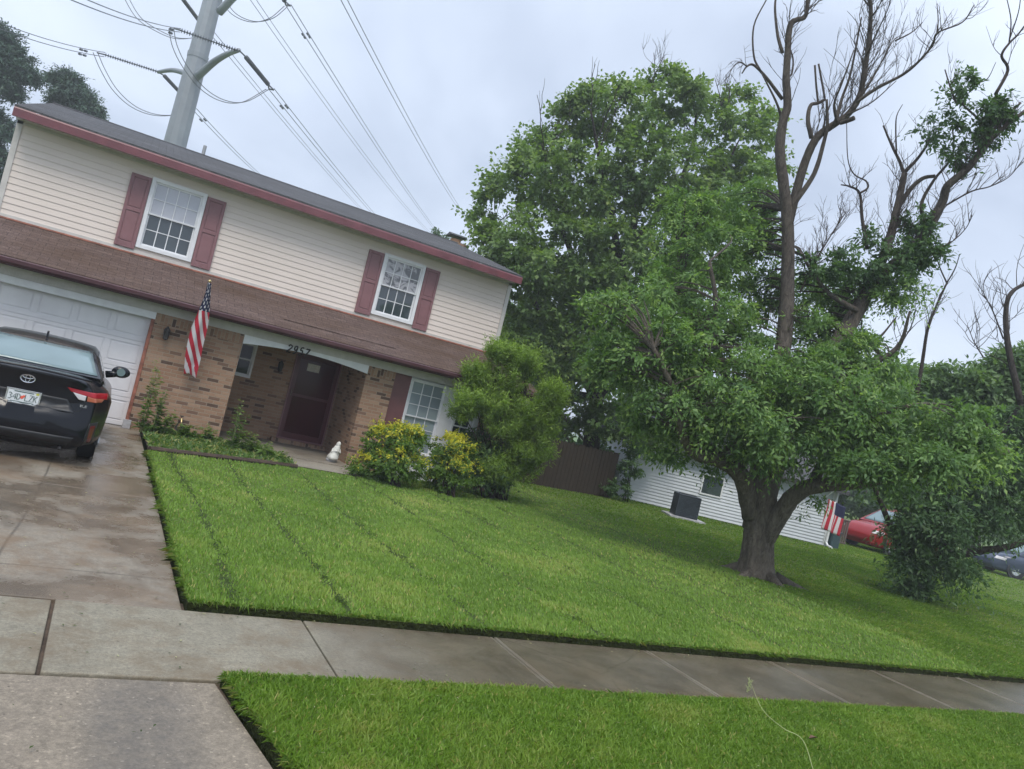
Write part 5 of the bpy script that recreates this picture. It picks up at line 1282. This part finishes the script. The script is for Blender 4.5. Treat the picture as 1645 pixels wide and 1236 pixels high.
crown('crown', sc2, 560, 'leaf_far', tr2, 45, leaf=.15, per=56, rad=.50, droop=.4, shell=.3, aspect=.5, tipw=.7)

# ---------------------------------------------------------------- trees far behind
def back_tree(px, py_base, d, blobs, n, label, seed, mat='leaf_far', leaf=.3, rad=1.0, group=None, asp=.7, h0=None):
    b = at(px, py_base, d); b[2] = -.15
    o = empty('tree', b, label, 'tree', group)
    L = Limbs(seed); bl = [pblob(x, y, d+dd, rx, ry) for x, y, dd, rx, ry in blobs]
    top = bl[0][0]; L.limb([b, b+(top-b)*.5+[.2, .1, 0], top], .012*d, .03, sides=8)
    for c, _, _ in bl: L.limb([b+(top-b)*L.rg.uniform(.35, .7), (b+(top-b)*.7+c)/2, c], .005*d, .02, sides=6)
    L.mb.build('trunk', 'bark_dark', o, smooth=True)
    crown('crown', bl, n, mat, o, seed+1, leaf=leaf, per=56, rad=rad, droop=.2, shell=.35, aspect=asp, tipw=.4)
    return o
gB = 'trees filling the background behind the neighbour house'
back_tree(1075, 800, 40, [(1075, 640, 0, 90, 60), (1040, 710, -1, 60, 30), (1130, 700, 0, 80, 40)], 260, 'dense green tree right behind the neighbour roof, left of the thick trunk', 61, group=gB)
back_tree(1250, 840, 46, [(1250, 680, 0, 100, 60), (1200, 740, 0, 80, 40), (1310, 750, -1, 80, 44)], 300, 'dense green tree directly behind the thick trunk of the half-dead tree', 63, group=gB, mat='leaf_dark')
back_tree(1400, 880, 52, [(1400, 690, 0, 100, 66), (1370, 780, -2, 70, 40), (1450, 780, 0, 90, 50), (1390, 812, -8, 70, 14), (1470, 830, -8, 70, 16)], 420, 'dense dark tree behind the red car', 65, group=gB, mat='leaf_dark')
back_tree(1560, 910, 50, [(1560, 720, 0, 110, 80), (1520, 820, -2, 80, 44), (1620, 830, 0, 80, 50)], 340, 'dense tree at far right behind the blue car', 67, group=gB)
back_tree(1700, 930, 60, [(1700, 700, 0, 100, 110), (1660, 860, 0, 80, 50)], 260, 'tall tree cut by the right edge of the picture', 69, group=gB)
back_tree(855, 760, 36, [(860, 560, 0, 70, 90), (850, 680, 0, 60, 50), (800, 560, 2, 40, 60), (880, 722, -7, 64, 22), (930, 735, -7, 44, 20), (960, 735, -7, 34, 24)], 420, 'dark tree seen between the brick house and the maple', 71, group=gB, mat='leaf_dark', leaf=.24, rad=.8)
# pines behind the house at left
def pine(px, pyb, d, blobs, n, label, seed):
    b = at(px, pyb, d); b[2] = -.15
    o = empty('pine_tree', b, label, 'tree', 'pines behind the house')
    L = Limbs(seed); bl = [pblob(x, y, d+dd, rx, ry) for x, y, dd, rx, ry in blobs]; top = bl[0][0]
    L.limb([b, b+(top-b)*.5, top], .32, .06, sides=8)
    for c, _, _ in bl: L.limb([b+(top-b)*L.rg.uniform(.6, .9), c], .09, .03, sides=6)
    L.mb.build('trunk', 'bark_dark', o, smooth=True)
    crown('crown', bl, n, 'leaf_pine', o, seed+1, leaf=.19, per=110, rad=.58, droop=.0, shell=.3, aspect=.38, twigs=10, tipw=.3)
pine(-5, 440, 44, [(2, 58, 0, 22, 20), (14, 88, 0, 30, 16), (-30, 100, 0, 50, 40), (40, 122, 0, 28, 8), (0, 140, 0, 40, 16), (-20, 200, 0, 40, 30), (-20, 270, 0, 30, 40)], 640, 'large dark pine rising at the left edge behind the house corner', 81)
pine(125, 440, 48, [(110, 132, 0, 14, 12), (122, 156, 0, 22, 16), (105, 165, 0, 14, 20), (146, 180, 0, 14, 10), (84, 128, 0, 6, 8)], 330, 'smaller rounded dark pine poking above the left end of the roof', 83)
# tiny tree top over the ridge beside the chimney
tt = empty('tree', at(702, 440, 48)*np.array([1, 1, 0]), 'sparse twiggy treetop just clearing the roof ridge left of the chimney', 'tree')
L = Limbs(90); b = at(702, 440, 48); b[2] = 0; L.limb([b, at(703, 420, 48), at(702, 372, 48)], .14, .02); L.px([(703, 400), (708, 385), (706, 372)], 48, 48, .03, .01); L.mb.build('trunk', 'bark_dark', tt)
crown('crown', [pblob(703, 376, 48, 6, 6), pblob(712, 385, 48, 9, 6), pblob(698, 384, 48, 7, 5)], 16, 'leaf_dark', tt, 91, leaf=.22, per=30, rad=.35, shell=.2)

# ---------------------------------------------------------------- shrubs by the house
def shrub(name, px, py, blobs, n, mat, label, seed, leaf, rad, per=60, droop=.1, asp=.5, gold=0.0, cat='shrub', group=None, shell=.5, tipw=.5, stems=7, twigs=8, up=0.0):
    b = onz(px, py, .05); o = empty(name, b, label, cat, group); L = Limbs(seed)
    for k in range(stems):
        c = blobs[k % len(blobs)]; e = np.array(c[0])+np.array([L.rg.uniform(-.4, .4)*c[1][0], L.rg.uniform(-.4, .4)*c[1][1], L.rg.uniform(-.1, .5)*c[1][2]])
        s = b+np.array([L.rg.uniform(-.15, .15), L.rg.uniform(-.15, .15), -.05]); L.limb([s, (s+e)/2+[L.rg.uniform(-.08, .08), 0, .1], e], .022, .007, sides=6)
    L.mb.build('stems', 'bark_dark', o, smooth=True)
    crown('foliage', blobs, n, mat, o, seed+1, leaf=leaf, per=per, rad=rad, droop=droop, shell=shell, aspect=asp, goldtop=gold, tipw=tipw, twigs=twigs, up=up)
    return o
d1 = float((onz(630, 782)-EYE)@_f)
shrub('shrub', 632, 782, [pblob(628, 710, d1+.2, 46, 30, .55), pblob(634, 742, d1, 52, 32, .6), pblob(594, 752, d1, 26, 22, .5), pblob(655, 700, d1+.3, 20, 18, .4, w=.15)], 330, 'leaf_gold', 'rounded green and gold shrub before the pier and window, left of the pair', 101, .058, .15, gold=.9, group=None)
d2 = float((onz(722, 798)-EYE)@_f)
shrub('shrub', 722, 798, [pblob(726, 724, d2+.2, 36, 27, .45), pblob(730, 756, d2, 38, 30, .5), pblob(708, 772, d2, 22, 20, .4)], 230, 'leaf_gold', 'smaller green and gold shrub, right of the rounded one', 103, .058, .15, gold=.85)
d3 = float((onz(795, 806)-EYE)@_f)
shrub('shrub', 780, 800, [pblob(785, 755, d3, 38, 40, .5), pblob(770, 720, d3+.3, 30, 30, .4)], 150, 'leaf_dark', 'dark green shrub between the gold shrubs and the feathery bush', 105, .08, .24)
shrub('feathery_bush', 800, 802, [pblob(812, 615, d3+.2, 34, 30, .6), pblob(846, 612, d3+.2, 8, 30, .25), pblob(822, 584, d3+.2, 9, 26, .25), pblob(792, 594, d3+.2, 9, 24, .25), pblob(770, 650, d3-.2, 34, 30, .4), pblob(742, 668, d3-.4, 16, 34, .3), pblob(760, 612, d3, 12, 20, .3, w=.2), pblob(810, 680, d3, 50, 50, .6), pblob(868, 680, d3, 22, 40, .4), pblob(850, 730, d3, 38, 34, .5), pblob(835, 590, d3+.2, 22, 18, .4, w=.3), pblob(880, 645, d3+.1, 12, 22, .3, w=.15), pblob(828, 765, d3, 30, 24, .4), pblob(796, 765, d3-.4, 30, 26, .3), pblob(848, 745, d3, 22, 30, .3), pblob(884, 655, d3+.1, 7, 34, .25, w=.3), pblob(800, 575, d3+.1, 14, 14, .3, w=.15)], 860, 'leaf_bright', 'tall bright green feathery bush covering the right end of the brick house', 107, .085, .26, per=80, droop=-.2, asp=.20, shell=.25, stems=22, tipw=1.2, up=1.1)
dn = 24.5
shrub('vine', 1005, 806, [pblob(1012, 750, dn, 12, 20, .3), pblob(996, 785, dn, 22, 14, .3), pblob(1022, 720, dn, 10, 12, .2, w=.1)], 40, 'leaf_dark', 'dark creeper climbing the left end of the white neighbour wall', 109, .11, .22, cat='vine', stems=4)

# ---------------------------------------------------------------- weeds in the bed
def weed(px, py, h, label, seed, n=26, mat='leaf_weed', spread=.14, leaf=.125, y=None, lean=0.0):
    b = onz(px, py, .09); o = empty('weed', b, label, 'weed', 'weeds growing in the bed by the brick pier'); rg = random.Random(seed); mb = MB(); P = []; Dd = []
    for k in range(5):
        a = rg.uniform(0, 6.28); hh = h*rg.uniform(.55, 1); e = b+np.array([math.cos(a)*spread*rg.random()+lean*hh, math.sin(a)*spread*rg.random(), hh])
        q = catmull([b+[math.cos(a)*.02, math.sin(a)*.02, -.02], (b+e)/2+[rg.uniform(-.05, .05), rg.uniform(-.05, .05), 0], e], 4); mb.tube(q, np.linspace(.008, .003, len(q)), 5)
        for j in range(n): i = rg.randrange(1, len(q)); P.append(q[i]+[rg.uniform(-.03, .03), rg.uniform(-.03, .03), rg.uniform(-.06, .04)]); aa = rg.uniform(0, 6.28); Dd.append([math.cos(aa), math.sin(aa), rg.uniform(-.3, .6)])
    mb.build('stem', 'weed_stem', o)
    rgn = np.random.default_rng(seed); P = np.array(P); Dd = unit(np.array(Dd)); k = len(P); z_ = (P[:, 2]-b[2])/h
    Ln = leaf*(1.15-.6*z_)*(.7+.6*rgn.random(k)); V, Fq, t = leaf_quads(P, Dd, unit(np.array([0, 0, 1.])+rgn.normal(size=(k, 3))*.3), Ln, Ln*.45, rgn.random(k), rgn, np.clip(z_*1.2-.3, 0, 1)*rgn.random(k))
    npmesh('leaves', V, Fq, mat, t, o)
weed(226, 693, 1.35, 'tallest weed, climbing the corner between garage door and brick pier', 201, 40, spread=.10, lean=.02)
weed(245, 697, .95, 'leafy weed against the pier just right of the tallest one', 202, 36)
weed(262, 700, .5, 'low leafy weed at the foot of the pier, under the lantern', 203, 34, spread=.2)
weed(300, 705, .35, 'low weed clump beside the hose tap', 204, 30, spread=.2)
weed(330, 709, .28, 'small weed near the right corner of the big brick pier', 205, 30, spread=.2)
weed(372, 722, 1.0, 'tall pale weed standing before the entry wall', 206, 30, spread=.16, lean=-.02)
weed(392, 726, .4, 'dark leafy weed at the porch edge', 207, 40, spread=.2)
weed(432, 736, .25, 'low weed trailing over the porch slab edge', 208, 36, spread=.28)
weed(412, 730, .3, 'low weed between the porch edge weeds', 209, 36, spread=.25)

# ---------------------------------------------------------------- grass blades
def inside(poly, x, y):
    c = np.zeros(len(x), bool); n = len(poly)
    for i in range(n):
        x0, y0 = poly[i]; x1, y1 = poly[(i+1) % n]
        k = ((y0 > y) != (y1 > y)) & (x < (x1-x0)*(y-y0)/(y1-y0+1e-12)+x0); c ^= k
    return c
_Rm = np.array([_r, -_u, _f])
def in_view(P, mrg=60):
    q = (P-EYE)@_Rm.T; zf = q[:, 2]; px = CX+F*q[:, 0]/zf; py = CY+F*q[:, 1]/zf
    return (zf > .5) & (px > -mrg-500/zf) & (px < W0+mrg+500/zf) & (py < H0+mrg+500/zf) & (py > 0)
def pnoise(x, y, s, seed):
    r = np.random.default_rng(seed); v = np.zeros_like(x)
    for k in range(7):
        a = r.uniform(0, 6.28); f = s*r.uniform(.6, 2.4); v += np.sin(x*math.cos(a)*f+y*math.sin(a)*f+r.uniform(0, 6.28))
    return v/4.0
def blades(name, rects, hgt, seed, z, label, poly, rough_=1.0, mow=False, edge_y=None):
    rg = np.random.default_rng(seed); Ps = []
    for x0, x1, y0, y1, dens in rects:
        n = int((x1-x0)*(y1-y0)*dens); x = rg.uniform(x0, x1, n); y = rg.uniform(y0, y1, n); Ps.append(np.stack([x, y], 1))
    Q = np.vstack(Ps); Q = Q[inside(poly, Q[:, 0], Q[:, 1])]
    P = np.column_stack([Q, np.full(len(Q), z)]); P = P[in_view(P)]
    dist = (P-EYE)@_f
    nz = pnoise(P[:, 0], P[:, 1], 1.6, seed+1); nz2 = pnoise(P[:, 0], P[:, 1], 6, seed+2); nz3 = pnoise(P[:, 0], P[:, 1], 22, seed+3)
    h = hgt*(.55+.8*rg.random(len(P)))*(1+.18*nz2+.22*nz3); lean = rg.normal(0, .45, (len(P), 2))*rough_
    if mow:
        near = np.zeros(len(P)); side = np.zeros(len(P))
        for i, mx in enumerate(MOW):
            w = .034+.03*np.sin(P[:, 1]*3.1+i)+.025*np.sin(P[:, 1]*13+2*i)+.02*np.sin(P[:, 1]*37+i); d = np.abs(P[:, 0]-mx-.035*np.sin(P[:, 1]*.9+i)); near = np.maximum(near, np.exp(-(d/np.maximum(w, .012))**2))
            side += np.tanh((P[:, 0]-mx)*20)*(-1)**i
        keep = rg.random(len(P)) > near*.68; h = h*(1-.35*near); 
        lean[:, 1] += .60*np.where(side > 0, 1, -1)
        P, h, lean, nz, nz2, nz3, dist = P[keep], h[keep], lean[keep], nz[keep], nz2[keep], nz3[keep], dist[keep]
    wd = .0022+.0007*dist; a = rg.uniform(0, math.pi, len(P))
    S = np.column_stack([np.cos(a), np.sin(a), np.zeros(len(P))])*wd[:, None]
    T = P+np.column_stack([lean*h[:, None], h]); n = len(P); Mid = P+np.column_stack([lean*h[:, None]*.25, h*.55])
    V = np.stack([P-S, P+S, Mid+S*.7, T, Mid-S*.7], 1).reshape(-1, 3)
    i5 = np.arange(n)*5
    Fq = np.stack([i5, i5+1, i5+2, i5+3, i5+4], 1)
    t = np.clip(.45+.26*nz+.20*nz2+.16*nz3+rg.normal(0, .24, n), 0, 1); dry = np.clip(.26*nz2+.28*nz+.10*nz3-.08, 0, .75)*rg.random(n)*1.6+(rg.random(n) < .035)*.9
    tint = np.repeat(np.column_stack([t, np.clip(dry, 0, 1), np.zeros(n), np.ones(n)]), 5, 0)
    o = npmesh(name, V, Fq, 'grass_blade', tint); tag(o, label, 'grass', kind='stuff'); print(name, n)
VP_ = [(.99, 4.56), (1.15, 3.6), (1.40, 2.9), (2.2, 1.86), (46, 1.86), (46, 4.56)]
LP_ = [(.90, 5.79), (46, 5.79), (90, 20), (90, 60), (10.2, 60), (10.2, 19.2), (8.5, 17), (8.2, 15.6), (4.9, 15.6), (4.75, 14.28), (3.42, 14.05), (2.04, 13.40), (.90, 12.98)]
blades('verge_grass', [(.9, 9, 2.9, 4.62, 9500), (9, 16, 3, 4.62, 1200)], .033, 301, .045, 'longer rough green grass on the verge between sidewalk and road', VP_, 1.1)
blades('lawn_grass', [(.8, 7, 5.75, 8, 3600), (7, 14, 5.75, 8, 1500), (.8, 7, 8, 11, 1900), (7, 16, 8, 11, 900), (.8, 9, 11, 15.7, 900), (9, 24, 11, 16, 420), (14, 30, 5.8, 11, 420), (9, 30, 16, 24, 220), (24, 48, 8, 34, 90)], .029, 302, .05, 'mown green lawn with darker mowing lines before the brick house', LP_, .9, mow=True)
# taller fringe where the turf overhangs the slabs, and grass in the bed
def fringe(name, pts, dens, hgt, seed, z, label, over):
    rg = np.random.default_rng(seed); V = []; T = []; n_ = 0
    for (x0, y0), (x1, y1) in zip(pts[:-1], pts[1:]):
        L_ = math.hypot(x1-x0, y1-y0); n = int(L_*dens); t = rg.random(n); nx, ny = (y1-y0)/L_, -(x1-x0)/L_
        o_ = rg.normal(0, .022, n); P = np.column_stack([x0+(x1-x0)*t-nx*(.01+abs(o_)), y0+(y1-y0)*t-ny*(.01+abs(o_)), np.full(n, z)])
        q_ = 1+.6*np.sin(t*L_*5.1)*np.sin(t*L_*1.7+1)+.35*np.sin(t*L_*19); k = over*(.3+1.1*rg.random(n))*q_; h = hgt*(.5+.9*rg.random(n)); a = rg.uniform(0, 3.14, n); S = np.column_stack([np.cos(a), np.sin(a), 0*a])*.0045
        Td = P+np.column_stack([nx*k+rg.normal(0, .02, n), ny*k+rg.normal(0, .02, n), h-k*.5]); M_ = P+np.column_stack([nx*k*.4, ny*k*.4, h*.6])
        V.append(np.stack([P-S, P+S, M_+S*.7, Td, M_-S*.7], 1).reshape(-1, 3)); n_ += n
    V = np.vstack(V); i5 = np.arange(n_)*5; Fq = np.stack([i5, i5+1, i5+2, i5+3, i5+4], 1)
    t = np.repeat(np.column_stack([rg.random(n_)*.7, (rg.random(n_) < .12)*.7, np.zeros(n_), np.ones(n_)]), 5, 0)
    o = npmesh(name, V, Fq, 'grass_blade', t); tag(o, label, 'grass', kind='stuff')
fringe('edge_grass', [(.90, 5.79), (20, 5.79)], 420, .035, 311, .05, 'ragged fringe of grass overhanging the far edge of the sidewalk', .035)
fringe('edge_grass', [(.90, 13.0), (.90, 5.8)], 420, .05, 312, .03, 'ragged grass fringe creeping over the right edge of the driveway', -.06 if False else .05)
fringe('edge_grass', [(16, 4.56), (.99, 4.56), (1.15, 3.6), (1.40, 2.9)], 1100, .04, 313, .03, 'ragged verge grass spilling onto the near edge of the sidewalk and apron', .032)
rgb_ = np.random.default_rng(320); n = 5200; x = rgb_.uniform(.9, 3.6, n); y = rgb_.uniform(13.0, 15.85, n); k = inside(BED, x, y); x, y = x[k], y[k]; P = np.column_stack([x, y, np.full(len(x), .095)])
a = rgb_.uniform(0, 6.28, len(P)); Dd = unit(np.column_stack([np.cos(a), np.sin(a), rgb_.uniform(.2, 1.4, len(P))])); Ln = .05+.07*rgb_.random(len(P))
V, Fq, t = leaf_quads(P, Dd, unit(rgb_.normal(size=P.shape)+[0, 0, 1]), Ln, Ln*.35, rgb_.random(len(P)), rgb_, (rgb_.random(len(P)) < .22)*.9)
tag(npmesh('bed_groundcover', V, Fq, 'leaf_weed', t), 'low weedy ground cover filling the bed before the brick pier', 'ground cover', kind='stuff')
# cut-grass clumps left along the mower ruts, pale clippings and flecks strewn about
rc = np.random.default_rng(330); Pc = []; Tc = []
for i, mx in enumerate([1.26, 2.12, 3.30, 4.58, 6.02, 7.3]):
    for _ in range(34):
        y = rc.uniform(5.9, 13 if mx < 2 else 14.5); x = mx+.035*math.sin(y*.9+i)+rc.normal(0, .03); k = rc.integers(4, 26); sp_ = rc.uniform(.015, .05)
        Pc.append(np.column_stack([rc.normal(x, sp_, k), rc.normal(y, sp_*1.8, k), rc.uniform(.055, .085, k)])); Tc.append(np.zeros(k))
k = 1500; Pc.append(np.column_stack([rc.uniform(1, 14, k), rc.uniform(2.6, 15, k), rc.uniform(.065, .085, k)])); Tc.append(rc.uniform(.5, 1, k))
Pc = np.vstack(Pc); Tc = np.concatenate(Tc); kk = inside(LP_, Pc[:, 0], Pc[:, 1]) | inside(VP_, Pc[:, 0], Pc[:, 1]); Pc, Tc = Pc[kk], Tc[kk]
a = rc.uniform(0, 6.28, len(Pc)); Dd = unit(np.column_stack([np.cos(a), np.sin(a), rc.uniform(-.1, .35, len(Pc))])); Ln = rc.uniform(.015, .05, len(Pc))*(1-.35*(Tc > 0))
V, Fq, t = leaf_quads(Pc, Dd, unit(rc.normal(size=Pc.shape)*.4+[0, 0, 1]), Ln, Ln*.22, rc.random(len(Pc)), rc, Tc)
tag(npmesh('grass_clippings', V, Fq, 'clipping', t), 'dark clumps and pale flecks of cut grass strewn on the lawn', 'clippings', kind='stuff')
k = 420; Pc = np.column_stack([rc.uniform(-1.6, .9, k), rc.uniform(2.6, 12, k), np.full(k, .012)]); Pc = np.vstack([Pc, np.column_stack([rc.uniform(.9, 12, 260), 4.56+abs(rc.normal(0, .12, 260)), np.full(260, .012)]), np.column_stack([rc.uniform(.9, 12, 200), 5.77-abs(rc.normal(0, .10, 200)), np.full(200, .012)])])
a = rc.uniform(0, 6.28, len(Pc)); Dd = unit(np.column_stack([np.cos(a), np.sin(a), rc.uniform(0, .2, len(Pc))])); Ln = rc.uniform(.008, .035, len(Pc))
V, Fq, t = leaf_quads(Pc, Dd, unit(rc.normal(size=Pc.shape)*.2+[0, 0, 1]), Ln, Ln*.35, rc.random(len(Pc))*.5, rc, (rc.random(len(Pc)) < .3)*.7)
tag(npmesh('litter', V, Fq, 'clipping', t), 'small dark bits of leaf and grass littering the wet concrete', 'litter', kind='stuff')
# near stalk, dry leaf
sk = empty('grass_stalk', onz(1305, 1236, .05), 'tall pale seed stalk leaning over the verge towards the sidewalk', 'plant')
p0_ = onz(1310, 1250, .05); ds = float((p0_-EYE)@_f)
MB().tube(catmull([p0_, at(1290, 1190, ds+.1), at(1258, 1170, ds+.15), at(1225, 1140, ds+.25), at(1205, 1095, ds+.35)], 6), np.linspace(.003, .0015, 25), 6).build('stem', 'straw', sk)
hd = MB(); e = at(1205, 1095, ds+.35); r_k = random.Random(9)
for k in range(26): q = e+np.array([r_k.uniform(-.012, .012), r_k.uniform(-.012, .012), -.075+.09*k/26]); hd.tube([q, q+np.array([r_k.uniform(-.014, .014), r_k.uniform(-.014, .014), .016])], [.0035, .001], 5)
hd.build('seed_head', 'straw', sk)
q = onz(1307, 1186, .085); lf_ = MB(); lf_.add([(q[0]-.05, q[1], q[2]), (q[0], q[1]-.02, q[2]+.02), (q[0]+.06, q[1]+.01, q[2]), (q[0], q[1]+.03, q[2]+.012), (q[0]-.05, q[1]+.003, q[2]-.004), (q[0]+.06, q[1]+.013, q[2]-.004)], [(0, 1, 2, 3), (0, 3, 2, 5, 4)])
tag(lf_.build('fallen_leaf', 'leaf_dry'), 'red-brown fallen leaf lying in the verge grass near the stalk', 'leaf')
# damp summer haze: one closed box of even, thin air
hz = MB().box(-400, 500, -80, 700, -1.3, 42).build('haze', 'wire'); hz['kind'] = 'stuff'
hm = bpy.data.materials.new('haze'); hm.use_nodes = True; ht = hm.node_tree; ht.nodes.clear()
ho = ht.nodes.new('ShaderNodeOutputMaterial'); hv = ht.nodes.new('ShaderNodeVolumePrincipled')
hv.inputs['Color'].default_value = (0.93, 0.96, 1.0, 1); hv.inputs['Density'].default_value = 0.0019; hv.inputs['Anisotropy'].default_value = 0.2
ht.links.new(hv.outputs[0], ho.inputs['Volume']); hz.data.materials.clear(); hz.data.materials.append(hm)
for o in list(scene.objects):
    if '_local' in o: del o['_local']
